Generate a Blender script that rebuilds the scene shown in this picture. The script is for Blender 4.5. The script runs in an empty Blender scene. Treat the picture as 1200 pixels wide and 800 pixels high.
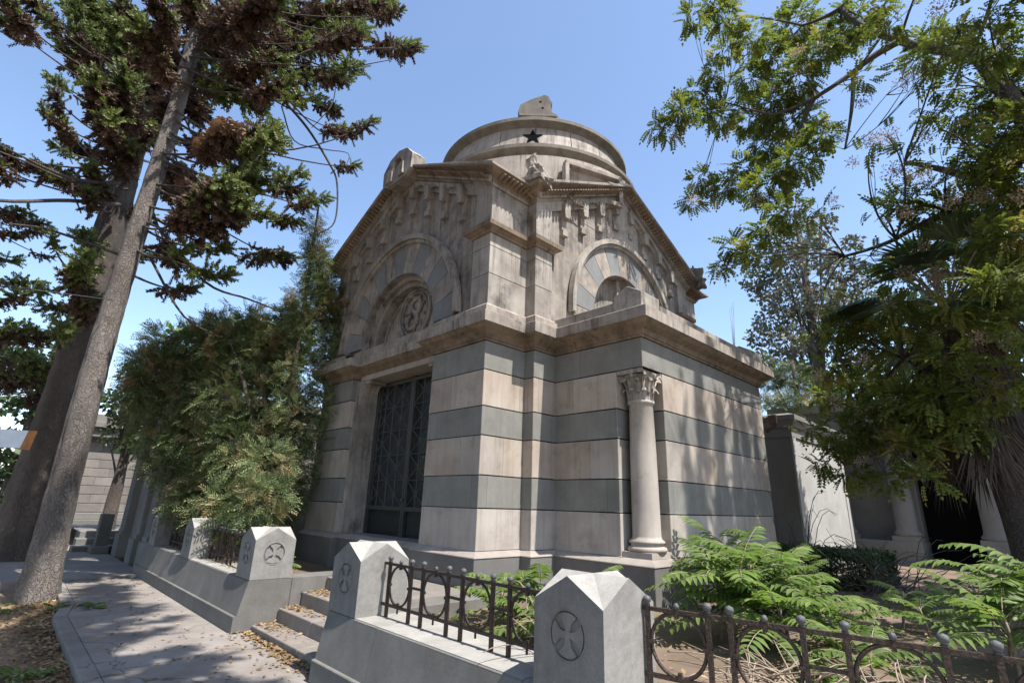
import bpy, bmesh, math, random
import numpy as np
from mathutils import Vector, Matrix
from mathutils.geometry import tessellate_polygon
R=math.radians; PI=math.pi
random.seed(7); rng=np.random.default_rng(7)
scene=bpy.context.scene; COL=scene.collection

# ------------------------------------------------------------------ camera
F_PX=601.2; YAW,PIT,ROL=R(43.8224),R(17.5121),R(1.8628); CH=1.6
FW=np.array([math.sin(YAW)*math.cos(PIT),math.cos(YAW)*math.cos(PIT),math.sin(PIT)])
_r=np.array([math.cos(YAW),-math.sin(YAW),0]); _u=np.cross(_r,FW)
RT=_r*math.cos(ROL)+_u*math.sin(ROL); UP=_u*math.cos(ROL)-_r*math.sin(ROL); EYE=np.array([0,0,CH])
cam=bpy.data.cameras.new('camera'); cam.lens=F_PX/1200*36; cam.sensor_width=36; cam.clip_start=.05; cam.clip_end=3000
camo=bpy.data.objects.new('camera',cam); COL.objects.link(camo)
camo.matrix_world=Matrix(((RT[0],UP[0],-FW[0],0),(RT[1],UP[1],-FW[1],0),(RT[2],UP[2],-FW[2],CH),(0,0,0,1)))
scene.camera=camo
def ray(px,py):
    return FW*F_PX+RT*(px-600)-UP*(py-400)
def at(px,py,dist):          # survey helper: a point seen in the photo at a real horizontal distance
    d=ray(px,py); return EYE+d/math.hypot(d[0],d[1])*dist
def atp(px,py,ax,v):
    d=ray(px,py); return EYE+d*((v-EYE[ax])/d[ax])
# ------------------------------------------------------------------ light
SAZ,SEL=R(-84.5),R(61)
sdir=Vector((math.cos(SAZ)*math.cos(SEL),math.sin(SAZ)*math.cos(SEL),math.sin(SEL)))
w=bpy.data.worlds.new('World'); scene.world=w; w.use_nodes=True; nt=w.node_tree
sky=nt.nodes.new('ShaderNodeTexSky'); sky.sky_type='NISHITA'; sky.sun_disc=False
sky.sun_elevation=SEL; sky.sun_rotation=math.atan2(sdir.x,sdir.y); sky.air_density=1.0; sky.dust_density=.8; sky.ozone_density=1.3
bg=nt.nodes['Background']; bg.inputs[1].default_value=.138; nt.links.new(sky.outputs[0],bg.inputs[0])
sl=bpy.data.lights.new('sun','SUN'); sl.energy=4.0; sl.angle=R(.5); sl.color=(1,.95,.87)
so=bpy.data.objects.new('sun',sl); COL.objects.link(so); so.rotation_euler=sdir.to_track_quat('Z','Y').to_euler(); so.location=(0,0,30)
scene.view_settings.view_transform='Standard'; scene.view_settings.look='None'; scene.view_settings.exposure=1.12; scene.view_settings.gamma=1
scene.render.engine='CYCLES'; scene.render.resolution_x=1024; scene.render.resolution_y=682
scene.cycles.max_bounces=6; scene.cycles.transparent_max_bounces=4

# ------------------------------------------------------------------ materials
def mk(name):
    m=bpy.data.materials.new(name); m.use_nodes=True; t=m.node_tree; return m,t,t.nodes['Principled BSDF']
def nn(t,ty,**k):
    n=t.nodes.new(ty)
    for a,b in k.items():
        if a in n.inputs: n.inputs[a].default_value=b
        else: setattr(n,a,b)
    return n
def mixc(t,fac,a,b,mode='MIX'):
    n=t.nodes.new('ShaderNodeMix'); n.data_type='RGBA'; n.blend_type=mode
    for s,v in ((0,fac),(6,a),(7,b)):
        if hasattr(v,'links') or hasattr(v,'is_linked'): t.links.new(v,n.inputs[s])
        else: n.inputs[s].default_value=v if s==0 else (*v[:3],1)
    return n.outputs[2]
def ramp(t,src,a,b,lo=0.,hi=1.):
    n=t.nodes.new('ShaderNodeMapRange'); t.links.new(src,n.inputs[0])
    n.inputs[1].default_value=a;n.inputs[2].default_value=b;n.inputs[3].default_value=lo;n.inputs[4].default_value=hi
    return n.outputs[0]
def stone(name,base,alt,dirt=(.12,.10,.085),amt=.5,streak=.5,scale=3.,rough=.85,bump=.35,speck=0.,island=.12,black=0.):
    m,t,p=mk(name); geo=nn(t,'ShaderNodeNewGeometry'); pos=geo.outputs['Position']
    n1=nn(t,'ShaderNodeTexNoise',Scale=scale,Detail=8.,Roughness=.62); t.links.new(pos,n1.inputs[0])
    c=mixc(t,ramp(t,n1.outputs[0],.35,.68),base,alt)
    # vertical run-off streaks
    mp=nn(t,'ShaderNodeMapping'); mp.inputs['Scale'].default_value=(7,7,.45); t.links.new(pos,mp.inputs[0])
    n2=nn(t,'ShaderNodeTexNoise',Scale=1.6,Detail=5.,Roughness=.6); t.links.new(mp.outputs[0],n2.inputs[0])
    n3=nn(t,'ShaderNodeTexNoise',Scale=.9,Detail=6.,Roughness=.7); t.links.new(pos,n3.inputs[0])
    mul=nn(t,'ShaderNodeMath',operation='MULTIPLY'); t.links.new(ramp(t,n2.outputs[0],.48,.78),mul.inputs[0]); t.links.new(ramp(t,n3.outputs[0],.35,.7,.25,1.),mul.inputs[1])
    mul2=nn(t,'ShaderNodeMath',operation='MULTIPLY'); t.links.new(mul.outputs[0],mul2.inputs[0]); mul2.inputs[1].default_value=streak
    c=mixc(t,mul2.outputs[0],c,dirt)
    n4=nn(t,'ShaderNodeTexNoise',Scale=2.2,Detail=10.,Roughness=.75); t.links.new(pos,n4.inputs[0])
    mul3=nn(t,'ShaderNodeMath',operation='MULTIPLY'); t.links.new(ramp(t,n4.outputs[0],.52,.72),mul3.inputs[0]); mul3.inputs[1].default_value=amt
    c=mixc(t,mul3.outputs[0],c,dirt)
    if black:
        mp2=nn(t,'ShaderNodeMapping'); mp2.inputs['Scale'].default_value=(9,9,.35); mp2.inputs['Location'].default_value=(3,7,1); t.links.new(pos,mp2.inputs[0])
        n6=nn(t,'ShaderNodeTexNoise',Scale=1.5,Detail=7.,Roughness=.68); t.links.new(mp2.outputs[0],n6.inputs[0])
        n7=nn(t,'ShaderNodeTexNoise',Scale=1.1,Detail=5.,Roughness=.6); t.links.new(pos,n7.inputs[0])
        mm=nn(t,'ShaderNodeMath',operation='MULTIPLY'); t.links.new(ramp(t,n6.outputs[0],.50,.66),mm.inputs[0]); t.links.new(ramp(t,n7.outputs[0],.42,.60,.1,1.),mm.inputs[1])
        mm2=nn(t,'ShaderNodeMath',operation='MULTIPLY'); t.links.new(mm.outputs[0],mm2.inputs[0]); mm2.inputs[1].default_value=black
        c=mixc(t,mm2.outputs[0],c,(.032,.029,.026))
    # block to block tone
    r=ramp(t,geo.outputs['Random Per Island'],0,1,1-island,1+island)
    hs=nn(t,'ShaderNodeHueSaturation'); t.links.new(r,hs.inputs['Value']); t.links.new(c,hs.inputs['Color']); c=hs.outputs[0]
    fine=nn(t,'ShaderNodeTexNoise',Scale=60.,Detail=6.,Roughness=.7); t.links.new(pos,fine.inputs[0])
    if speck:
        c=mixc(t,speck,c,fine.outputs[0],'OVERLAY')
        n5=nn(t,'ShaderNodeTexNoise',Scale=140.,Detail=2.); t.links.new(pos,n5.inputs[0])
        c=mixc(t,ramp(t,n5.outputs[0],.62,.75,0,.55),c,(.05,.05,.05))
    t.links.new(c,p.inputs['Base Color']); p.inputs['Roughness'].default_value=rough
    ad=nn(t,'ShaderNodeMath',operation='ADD'); t.links.new(n4.outputs[0],ad.inputs[0])
    sc=nn(t,'ShaderNodeMath',operation='MULTIPLY'); t.links.new(fine.outputs[0],sc.inputs[0]); sc.inputs[1].default_value=.35; t.links.new(sc.outputs[0],ad.inputs[1])
    b=nn(t,'ShaderNodeBump',Strength=min(1.,bump*1.3),Distance=.007); t.links.new(ad.outputs[0],b.inputs['Height']); t.links.new(b.outputs[0],p.inputs['Normal'])
    return m
def leafm(name,c1,c2,c3=None,trans=.25,rough=.5,f3=.15):
    m,t,p=mk(name); geo=nn(t,'ShaderNodeNewGeometry'); ri=geo.outputs['Random Per Island']
    c=mixc(t,ri,c1,c2)
    n=nn(t,'ShaderNodeTexNoise',Scale=1.3,Detail=3.); t.links.new(geo.outputs['Position'],n.inputs[0])
    c=mixc(t,ramp(t,n.outputs[0],.4,.65,0,.6),c,[x*.6 for x in c1])
    if c3 is not None:
        n2=nn(t,'ShaderNodeTexNoise',Scale=2.1,Detail=4.); t.links.new(geo.outputs['Position'],n2.inputs[0])
        c=mixc(t,ramp(t,n2.outputs[0],.62-f3,.72-f3*.6),c,c3)
    t.links.new(c,p.inputs['Base Color']); p.inputs['Roughness'].default_value=rough
    try: p.inputs['Specular IOR Level'].default_value=.35
    except: pass
    tr=nn(t,'ShaderNodeBsdfTranslucent'); hs=nn(t,'ShaderNodeHueSaturation',Saturation=1.15,Value=1.6); t.links.new(c,hs.inputs['Color']); t.links.new(hs.outputs[0],tr.inputs[0])
    mx=nn(t,'ShaderNodeMixShader'); mx.inputs[0].default_value=trans; t.links.new(p.outputs[0],mx.inputs[1]); t.links.new(tr.outputs[0],mx.inputs[2])
    t.links.new(mx.outputs[0],t.nodes['Material Output'].inputs[0]); return m
def plain(name,c,rough=.6,metal=0.,bump=0.,bs=30.,alt=None):
    m,t,p=mk(name); p.inputs['Roughness'].default_value=rough; p.inputs['Metallic'].default_value=metal
    geo=nn(t,'ShaderNodeNewGeometry'); n=nn(t,'ShaderNodeTexNoise',Scale=bs,Detail=6.); t.links.new(geo.outputs['Position'],n.inputs[0])
    cc=mixc(t,ramp(t,n.outputs[0],.35,.65),c,alt if alt else [x*.7 for x in c]); t.links.new(cc,p.inputs['Base Color'])
    if bump:
        b=nn(t,'ShaderNodeBump',Strength=bump,Distance=.02); t.links.new(n.outputs[0],b.inputs['Height']); t.links.new(b.outputs[0],p.inputs['Normal'])
    return m
def bark(name,c1,c2,c3,ring=True):
    m,t,p=mk(name); geo=nn(t,'ShaderNodeNewGeometry')
    mp=nn(t,'ShaderNodeMapping'); mp.inputs['Scale'].default_value=(1,1,.55); t.links.new(geo.outputs['Position'],mp.inputs[0])
    v=nn(t,'ShaderNodeTexVoronoi',Scale=24.,feature='DISTANCE_TO_EDGE'); 
    dn=nn(t,'ShaderNodeTexNoise',Scale=5.,Detail=5.); t.links.new(mp.outputs[0],dn.inputs[0])
    add=nn(t,'ShaderNodeVectorMath',operation='MULTIPLY_ADD'); t.links.new(dn.outputs[1],add.inputs[0]); add.inputs[1].default_value=(.35,.35,.35); t.links.new(mp.outputs[0],add.inputs[2])
    t.links.new(add.outputs[0],v.inputs[0])
    n=nn(t,'ShaderNodeTexNoise',Scale=9.,Detail=9.,Roughness=.75); t.links.new(mp.outputs[0],n.inputs[0])
    n2=nn(t,'ShaderNodeTexNoise',Scale=.8,Detail=4.); t.links.new(geo.outputs['Position'],n2.inputs[0])
    c=mixc(t,ramp(t,n.outputs[0],.35,.7),c1,c2); c=mixc(t,ramp(t,v.outputs[0],0,.14,.22,0),c,c3); c=mixc(t,ramp(t,n2.outputs[0],.45,.65,0,.5),c,c3)
    t.links.new(c,p.inputs['Base Color']); p.inputs['Roughness'].default_value=.9
    a=nn(t,'ShaderNodeMath',operation='ADD'); t.links.new(ramp(t,v.outputs[0],0,.12,0,.45),a.inputs[0]); t.links.new(n.outputs[0],a.inputs[1])
    b=nn(t,'ShaderNodeBump',Strength=.9,Distance=.05); t.links.new(a.outputs[0],b.inputs['Height']); t.links.new(b.outputs[0],p.inputs['Normal']); return m

M={}
M['pink']=stone('pale_stone',(.405,.362,.322),(.315,.265,.228),dirt=(.155,.11,.08),amt=.6,streak=.7,island=.07,scale=1.6)
M['green']=stone('green_grey_stone',(.222,.218,.203),(.168,.163,.148),dirt=(.08,.08,.07),amt=.3,streak=.35,island=.06,speck=.1)
M['colstone']=stone('column_stone',(.405,.362,.322),(.33,.285,.25),dirt=(.155,.11,.08),amt=.5,streak=.6,scale=2.)
def blocks(m,L,amp):
    t=m.node_tree; p=t.nodes['Principled BSDF']; geo=nn(t,'ShaderNodeNewGeometry'); sp=nn(t,'ShaderNodeSeparateXYZ'); t.links.new(geo.outputs['Position'],sp.inputs[0])
    def mth(op,a,b=None):
        n=nn(t,'ShaderNodeMath',operation=op)
        for i,v in enumerate((a,b)):
            if v is None: continue
            if hasattr(v,'is_linked'): t.links.new(v,n.inputs[i])
            else: n.inputs[i].default_value=v
        return n.outputs[0]
    u=mth('ADD',sp.outputs[0],sp.outputs[1]); u=mth('ADD',u,mth('MULTIPLY',geo.outputs['Random Per Island'],9.)); u=mth('DIVIDE',u,L)
    cell=mth('FLOOR',u); fr_=mth('FRACT',u); wn_=nn(t,'ShaderNodeTexWhiteNoise',noise_dimensions='2D'); cb_=nn(t,'ShaderNodeCombineXYZ'); t.links.new(cell,cb_.inputs[0]); t.links.new(geo.outputs['Random Per Island'],cb_.inputs[1]); t.links.new(cb_.outputs[0],wn_.inputs[0])
    old=p.inputs['Base Color'].links[0].from_socket; hs=nn(t,'ShaderNodeHueSaturation'); t.links.new(ramp(t,wn_.outputs[0],0,1,1-amp,1+amp),hs.inputs['Value']); t.links.new(old,hs.inputs['Color'])
    sw=nn(t,'ShaderNodeSeparateColor'); t.links.new(wn_.outputs[1],sw.inputs[0]); t.links.new(ramp(t,sw.outputs[1],0,1,.75,1.25),hs.inputs['Saturation'])
    line=mth('LESS_THAN',fr_,.005/L); c=mixc(t,mth('MULTIPLY',line,.85),hs.outputs[0],(.06,.05,.042)); t.links.new(c,p.inputs['Base Color'])
blocks(M['pink'],1.35,.09); blocks(M['green'],1.05,.10)
M['upper']=stone('weathered_stone',(.385,.35,.312),(.215,.19,.168),dirt=(.048,.042,.036),amt=.9,streak=.8,scale=2.,bump=.6,island=.1,black=.8)
M['rubble']=stone('rough_stone',(.35,.312,.275),(.20,.173,.15),dirt=(.048,.04,.034),amt=.95,streak=.9,scale=4.,bump=1.2,island=.1,black=.85)
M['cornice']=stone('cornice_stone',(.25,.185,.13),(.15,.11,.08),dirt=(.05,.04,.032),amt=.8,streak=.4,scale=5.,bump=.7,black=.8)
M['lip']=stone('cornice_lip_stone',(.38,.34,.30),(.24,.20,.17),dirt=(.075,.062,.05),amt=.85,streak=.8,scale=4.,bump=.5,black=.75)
M['blue']=stone('blue_grey_stone',(.215,.222,.225),(.165,.17,.172),dirt=(.10,.09,.08),amt=.35,streak=.45,island=.08)
M['base']=stone('dark_base_stone',(.155,.152,.146),(.115,.112,.108),dirt=(.09,.08,.07),amt=.35,streak=.3,speck=.15)
M['basetop']=stone('base_weathering_stone',(.33,.29,.26),(.25,.22,.20),amt=.4,streak=.2,speck=.1)
M['plinth']=stone('grey_granite',(.178,.171,.162),(.128,.123,.116),dirt=(.11,.095,.08),amt=.6,streak=.5,speck=.25,scale=3.)
M['pillar']=stone('light_granite',(.262,.252,.238),(.19,.183,.172),dirt=(.10,.09,.072),amt=.6,streak=.6,speck=.3,scale=6.)
M['captop']=stone('sunlit_top_granite',(.34,.33,.312),(.26,.25,.235),dirt=(.15,.14,.12),amt=.4,streak=0.,speck=.3,scale=5.)  # paler granite: sunlight on caps and wall tops put into the colour
M['step']=stone('worn_step_stone',(.235,.208,.19),(.17,.15,.135),dirt=(.12,.10,.07),amt=.5,streak=.1,speck=.2,scale=5.)
M['dome']=stone('dome_stone',(.44,.395,.355),(.33,.29,.255),dirt=(.10,.085,.07),amt=.8,streak=.8,scale=2.5,bump=.6,black=.7)
M['domerim']=stone('dome_cornice_stone',(.20,.18,.155),(.12,.108,.092),dirt=(.06,.055,.05),amt=.6,streak=.5,scale=5.,bump=.5)
M['cement']=stone('grey_render',(.20,.192,.18),(.15,.143,.134),dirt=(.13,.11,.09),amt=.5,streak=.55,scale=1.5)
M['white']=stone('white_render',(.38,.375,.36),(.30,.29,.275),dirt=(.22,.19,.16),amt=.4,streak=.5,scale=1.5)
M['farband']=stone('old_banded_stone',(.225,.205,.188),(.16,.145,.132),dirt=(.11,.09,.075),amt=.5,streak=.5,scale=2.,island=.18)
M['iron']=plain('rusty_black_iron',(.035,.03,.028),.6,.4,.6,60.,(.085,.05,.035))
M['dooriron']=plain('dark_green_iron',(.024,.030,.032),.45,.3,.2,30.,(.04,.044,.044)); M['lattice']=plain('worn_lattice_paint',(.04,.046,.048),.5,.1,.2,30.,(.07,.075,.072))
M['finial']=plain('weathered_ball_metal',(.10,.10,.105),.6,.1,.3,80.)
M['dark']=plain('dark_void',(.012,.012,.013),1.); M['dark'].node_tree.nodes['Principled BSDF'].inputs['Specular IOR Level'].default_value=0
m,t,p=mk('old_window_glass'); p.inputs['Base Color'].default_value=(.03,.035,.04,1); p.inputs['Roughness'].default_value=.12; M['glass']=m; p.inputs['Base Color'].default_value=(.05,.057,.065,1)
M['bark']=bark('araucaria_bark',(.17,.145,.13),(.27,.24,.22),(.055,.045,.042))
M['bark2']=bark('brown_bark',(.10,.08,.065),(.16,.13,.11),(.035,.028,.024))
M['twig']=plain('twig_bark',(.075,.055,.045),.85)
M['drytwig']=plain('bleached_twig',(.33,.26,.19),.8,0,0,20.,(.2,.15,.11))
M['arau']=leafm('araucaria_green',(.095,.125,.040),(.25,.285,.10),None,.2)
M['araudry']=leafm('araucaria_dead_brown',(.085,.055,.040),(.19,.125,.09),None,.08,.8)
M['aurastraw']=leafm('araucaria_straw',(.24,.155,.10),(.34,.23,.15),None,.08,.8)
M['yew']=leafm('yew_foliage',(.060,.095,.036),(.235,.28,.125),(.26,.19,.10),.15,.6,.09)
M['ail']=leafm('ailanthus_leaf',(.075,.105,.026),(.21,.245,.06),(.28,.24,.08),.4,.62,.05)
M['seed']=leafm('seed_cluster',(.28,.20,.15),(.46,.36,.27),None,.3,.7)
M['fern']=leafm('young_ailanthus_leaf',(.10,.165,.040),(.21,.285,.085),None,.38,.45)
M['bright']=leafm('bright_tree_leaf',(.07,.13,.025),(.16,.26,.06),None,.3)
M['darkleaf']=leafm('dark_tree_leaf',(.035,.062,.022),(.085,.125,.045),None,.2)
M['purple']=leafm('grey_mauve_leaf',(.105,.11,.075),(.22,.215,.165),(.10,.13,.06),.15,.6,.12)
M['palm']=leafm('palm_leaf',(.04,.075,.03),(.09,.14,.06),None,.15,.35)
M['palmdry']=leafm('dead_palm_leaf',(.06,.046,.036),(.13,.10,.075),None,.1,.8)
M['litter']=leafm('fallen_leaf',(.15,.095,.05),(.46,.33,.18),None,.1,.8)
M['sign']=plain('white_sign_paint',(.68,.73,.78),.4,0,0,9.,(.60,.64,.68))
M['rust']=plain('sign_rust',(.42,.17,.05),.8,0,.2,20.,(.30,.12,.05))
M['ivy']=M['darkleaf']

# ------------------------------------------------------------------ mesh helpers
class MB:
    def __init__(s): s.v=[];s.f=[];s.m=[];s.sm=[]
    def add(s,vs,fs,mi=0,smooth=False):
        o=len(s.v); s.v+= [tuple(map(float,v)) for v in vs]
        for f in fs: s.f.append([i+o for i in f]); s.m.append(mi); s.sm.append(smooth)
        return s
    def box(s,x0,x1,y0,y1,z0,z1,mi=0):
        return s.add([(x0,y0,z0),(x1,y0,z0),(x1,y1,z0),(x0,y1,z0),(x0,y0,z1),(x1,y0,z1),(x1,y1,z1),(x0,y1,z1)],
            [(0,3,2,1),(4,5,6,7),(0,1,5,4),(1,2,6,5),(2,3,7,6),(3,0,4,7)],mi)
    def obox(s,c,sz,rz=0,mi=0,rx=0,ry=0):
        mt=Matrix.Translation(c)@Matrix.Rotation(rz,4,'Z')@Matrix.Rotation(ry,4,'Y')@Matrix.Rotation(rx,4,'X')
        hx,hy,hz=[a/2 for a in sz]
        vs=[mt@Vector(p) for p in ((-hx,-hy,-hz),(hx,-hy,-hz),(hx,hy,-hz),(-hx,hy,-hz),(-hx,-hy,hz),(hx,-hy,hz),(hx,hy,hz),(-hx,hy,hz))]
        return s.add(vs,[(0,3,2,1),(4,5,6,7),(0,1,5,4),(1,2,6,5),(2,3,7,6),(3,0,4,7)],mi)
    def prism(s,poly,z0,z1,mi=0,to=lambda a,b,c:(a,b,c),caps=True):
        n=len(poly); vs=[to(a,b,z0) for a,b in poly]+[to(a,b,z1) for a,b in poly]
        fs=[(i,(i+1)%n,n+(i+1)%n,n+i) for i in range(n)]
        if caps:
            tr=tessellate_polygon([[Vector((a,b,0)) for a,b in poly]])
            fs+= [tuple(t) for t in tr]+[tuple(n+i for i in t) for t in tr]
        return s.add(vs,fs,mi)
    def panel(s,outer,holes,w,depth,to,mi=0,back=None,bmi=None):
        loops=[outer]+holes
        tr=tessellate_polygon([[Vector((a,b,0)) for a,b in L] for L in loops])
        flat=[p for L in loops for p in L]
        s.add([to(a,b,w) for a,b in flat],[tuple(t) for t in tr],mi)
        for L in holes:
            n=len(L); s.add([to(a,b,w) for a,b in L]+[to(a,b,w+depth) for a,b in L],[(i,(i+1)%n,n+(i+1)%n,n+i) for i in range(n)],mi)
            if back:
                tt=tessellate_polygon([[Vector((a,b,0)) for a,b in L]]); s.add([to(a,b,w+depth) for a,b in L],[tuple(t) for t in tt],mi if bmi is None else bmi)
    def sweep(s,path,prof,mi=0,closed=False,mis=None):
        n=len(path);k=len(prof)
        vs=[(p[0]+o[0]*a,p[1]+o[1]*a,p[2]+b) for p,o in path for a,b in prof]
        for j in range(k-1):
            fs=[]
            for i in range(n if closed else n-1):
                i2=(i+1)%n; fs.append((i*k+j,i2*k+j,i2*k+j+1,i*k+j+1))
            s.add([vs[q] for q in range(len(vs))] if False else [],[],mi)
            o=len(s.v)
            for f in fs:
                o=len(s.v); s.v+=[vs[q] for q in f]; s.f.append([o,o+1,o+2,o+3]); s.m.append(mis[j] if mis else mi); s.sm.append(False)
        return s
    def lathe(s,c,prof,n=48,mi=0,smooth=True,closed=False):
        k=len(prof); vs=[(c[0]+r*math.cos(2*PI*i/n),c[1]+r*math.sin(2*PI*i/n),c[2]+z) for i in range(n) for r,z in prof]
        fs=[(i*k+j,((i+1)%n)*k+j,((i+1)%n)*k+j+1,i*k+j+1) for i in range(n) for j in range(k-1)]
        return s.add(vs,fs,mi,smooth)
    def tube(s,pts,rad,n=6,mi=0,cap=True,smooth=True,jit=0):
        pts=[Vector(p) for p in pts]; N=len(pts); rad=rad if hasattr(rad,'__len__') else [rad]*N
        t=(pts[1]-pts[0]).normalized(); u=t.orthogonal().normalized(); vs=[]
        for i in range(N):
            t=(pts[min(i+1,N-1)]-pts[max(i-1,0)]).normalized(); u=(u-t*u.dot(t)).normalized(); b=t.cross(u)
            for k in range(n):
                a=2*PI*k/n; r=rad[i]*(1+random.uniform(-jit,jit)); vs.append(pts[i]+(u*math.cos(a)+b*math.sin(a))*r)
        fs=[(i*n+k,i*n+(k+1)%n,(i+1)*n+(k+1)%n,(i+1)*n+k) for i in range(N-1) for k in range(n)]
        if cap: fs+=[tuple(range(n)),tuple((N-1)*n+k for k in range(n))]
        return s.add(vs,fs,mi,smooth)
    def build(s,name,mats,parent=None,bevel=0,label=None):
        if not isinstance(mats,(list,tuple)): mats=[mats]
        off=Vector(parent_world(parent)) if parent else Vector((0,0,0))
        me=bpy.data.meshes.new(name); v=np.array(s.v,dtype=np.float64)
        if parent: v=v-np.array(off)
        me.from_pydata(v.tolist(),[],s.f)
        for mm in mats: me.materials.append(M[mm])
        me.polygons.foreach_set('material_index',s.m); me.polygons.foreach_set('use_smooth',s.sm); me.update()
        o=bpy.data.objects.new(name,me); COL.objects.link(o)
        if parent: o.parent=parent
        if bevel:
            b=o.modifiers.new('b','BEVEL'); b.width=bevel; b.segments=2; b.limit_method='ANGLE'; b.angle_limit=R(40)
        if label: o['label']=label
        return o
def parent_world(p):
    v=Vector(p.location)
    while p.parent: p=p.parent; v+=Vector(p.location)
    return v
def npmesh(name,V,Q,mat,parent=None,smooth=False,label=None):
    me=bpy.data.meshes.new(name); V=np.asarray(V,dtype=np.float32)
    if parent: V=V-np.array(parent_world(parent),dtype=np.float32)
    nq=len(Q); me.vertices.add(len(V)); me.vertices.foreach_set('co',V.ravel())
    me.loops.add(nq*4); me.loops.foreach_set('vertex_index',np.asarray(Q,dtype=np.int32).ravel())
    me.polygons.add(nq); me.polygons.foreach_set('loop_start',np.arange(0,nq*4,4,dtype=np.int32))
    try: me.polygons.foreach_set('loop_total',np.full(nq,4,dtype=np.int32))
    except Exception: pass
    me.materials.append(M[mat]); me.update(calc_edges=True); me.validate()
    o=bpy.data.objects.new(name,me); COL.objects.link(o)
    if parent: o.parent=parent
    if label: o['label']=label
    return o
def scatter(tv,tf,Mx,T):
    """tv (V,3) template, Mx (N,3,3) columns = axes*scale, T (N,3)"""
    V=np.einsum('nij,vj->nvi',Mx,tv)+T[:,None,:]; n=len(T); k=len(tv)
    Q=(np.asarray(tf)[None]+ (np.arange(n)*k)[:,None,None]).reshape(-1,4)
    return V.reshape(-1,3),Q
def frames(D,roll=None,upv=(0,0,1),sc=1.):
    D=D/np.linalg.norm(D,axis=1,keepdims=True); U=np.tile(np.array(upv,float),(len(D),1))
    S=np.cross(U,D); l=np.linalg.norm(S,axis=1,keepdims=True); S=np.where(l<1e-4,np.array([[0,1,0]]),S/np.maximum(l,1e-6)); U=np.cross(D,S)
    if roll is not None:
        c,s=np.cos(roll)[:,None],np.sin(roll)[:,None]; S,U=S*c+U*s,U*c-S*s
    sc=np.broadcast_to(np.asarray(sc,float),(len(D),)) 
    return np.stack([D,S,U],axis=2)*sc[:,None,None]
def merge(parts):
    Vs=[];Qs=[];o=0
    for V,Q in parts: Vs.append(V);Qs.append(np.asarray(Q)+o);o+=len(V)
    return np.concatenate(Vs),np.concatenate(Qs)
def tag(o,label,cat,group=None,kind=None):
    if label: o['label']=label
    if cat: o['category']=cat
    if group: o['group']=group
    if kind: o['kind']=kind
    return o
def thing(name,loc,label,cat,group=None):
    o=bpy.data.objects.new(name,None); COL.objects.link(o); o.location=loc; o.empty_display_size=.2
    return tag(o,label,cat,group)
def struct(o): o['kind']='structure'; return o
def copy_thing(root,loc,label,cat=None):
    r=root.copy(); COL.objects.link(r); r.location=loc; r['label']=label
    for ch in list(root.children):
        c=ch.copy(); COL.objects.link(c); c.parent=r
        for g in list(ch.children):
            d=g.copy(); COL.objects.link(d); d.parent=c
    return r
def arc(cx,cy,r,a0,a1,n): return [(cx+r*math.cos(a0+(a1-a0)*i/n),cy+r*math.sin(a0+(a1-a0)*i/n)) for i in range(n+1)]

# ================================================================== SETTING
# path, soil, yard
g=MB(); N=60
def hn(x,y): return .02*math.sin(x*1.7+y*.9)+.015*math.sin(x*3.1-y*2.3)+.01*math.sin(x*7+y*5.5)
S=[(-400,-400),(400,-400),(400,400),(-400,400)]
g.add([(-400,-400,-.13),(400,-400,-.13),(400,400,-.13),(-400,400,-.13)],[(0,1,2,3)])
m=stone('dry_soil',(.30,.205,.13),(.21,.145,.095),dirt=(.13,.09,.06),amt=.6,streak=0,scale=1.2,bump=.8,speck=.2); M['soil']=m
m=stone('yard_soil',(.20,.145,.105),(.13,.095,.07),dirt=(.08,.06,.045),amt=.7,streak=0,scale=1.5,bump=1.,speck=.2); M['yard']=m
m=stone('old_concrete',(.27,.245,.23),(.20,.18,.168),dirt=(.17,.12,.085),amt=.5,streak=0,scale=1.1,bump=.4,speck=.22); M['concrete']=m
struct(g.build('ground','soil'))
nearsoil=MB(); xs=np.linspace(-3.2,1.1,48); ys=np.linspace(1,20,130)
vs=[(x,y,-.115+.035*math.sin(x*2.1+y*1.1)*math.sin(y*.7)+random.uniform(-.008,.008)) for y in ys for x in xs]
fs=[(j*48+i,j*48+i+1,(j+1)*48+i+1,(j+1)*48+i) for j in range(129) for i in range(47)]
nearsoil.add(vs,fs,0,True); struct(nearsoil.build('soil_bed','soil'))
pth=MB()
edge=[(.90,-3),(.955,6.25),(.975,9.55),(1.13,10.4),(1.2,12.85)]
poly=edge+[(2.55,12.95),(2.55,-3)]
# slabs separated by narrow joints
cuts=[-3,.8,3.9,6.9,9.6,12.9]
def ex(y):
    for (xa,ya),(xb,yb) in zip(edge,edge[1:]):
        if ya<=y<=yb: return xa+(xb-xa)*(y-ya)/(yb-ya)
    return edge[-1][0]
for a,b in zip(cuts,cuts[1:]):
    ya,yb=a+.006,b-.006
    mid=[(x,y) for x,y in edge if ya<y<yb]
    L=[(ex(ya),ya)]+mid+[(ex(yb),yb)]
    pl=[(x+.153,y) for x,y in L]+[(2.6,yb),(2.6,ya)]
    pth.prism(pl,-.2,0.)
t=M['concrete'].node_tree; p=t.nodes['Principled BSDF']; geo=nn(t,'ShaderNodeNewGeometry'); dn=nn(t,'ShaderNodeTexNoise',Scale=1.7,Detail=6.); t.links.new(geo.outputs['Position'],dn.inputs[0])
add=nn(t,'ShaderNodeVectorMath',operation='MULTIPLY_ADD'); t.links.new(dn.outputs[1],add.inputs[0]); add.inputs[1].default_value=(.5,.5,.5); t.links.new(geo.outputs['Position'],add.inputs[2])
v=nn(t,'ShaderNodeTexVoronoi',Scale=.55,feature='DISTANCE_TO_EDGE'); t.links.new(add.outputs[0],v.inputs[0])
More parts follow.
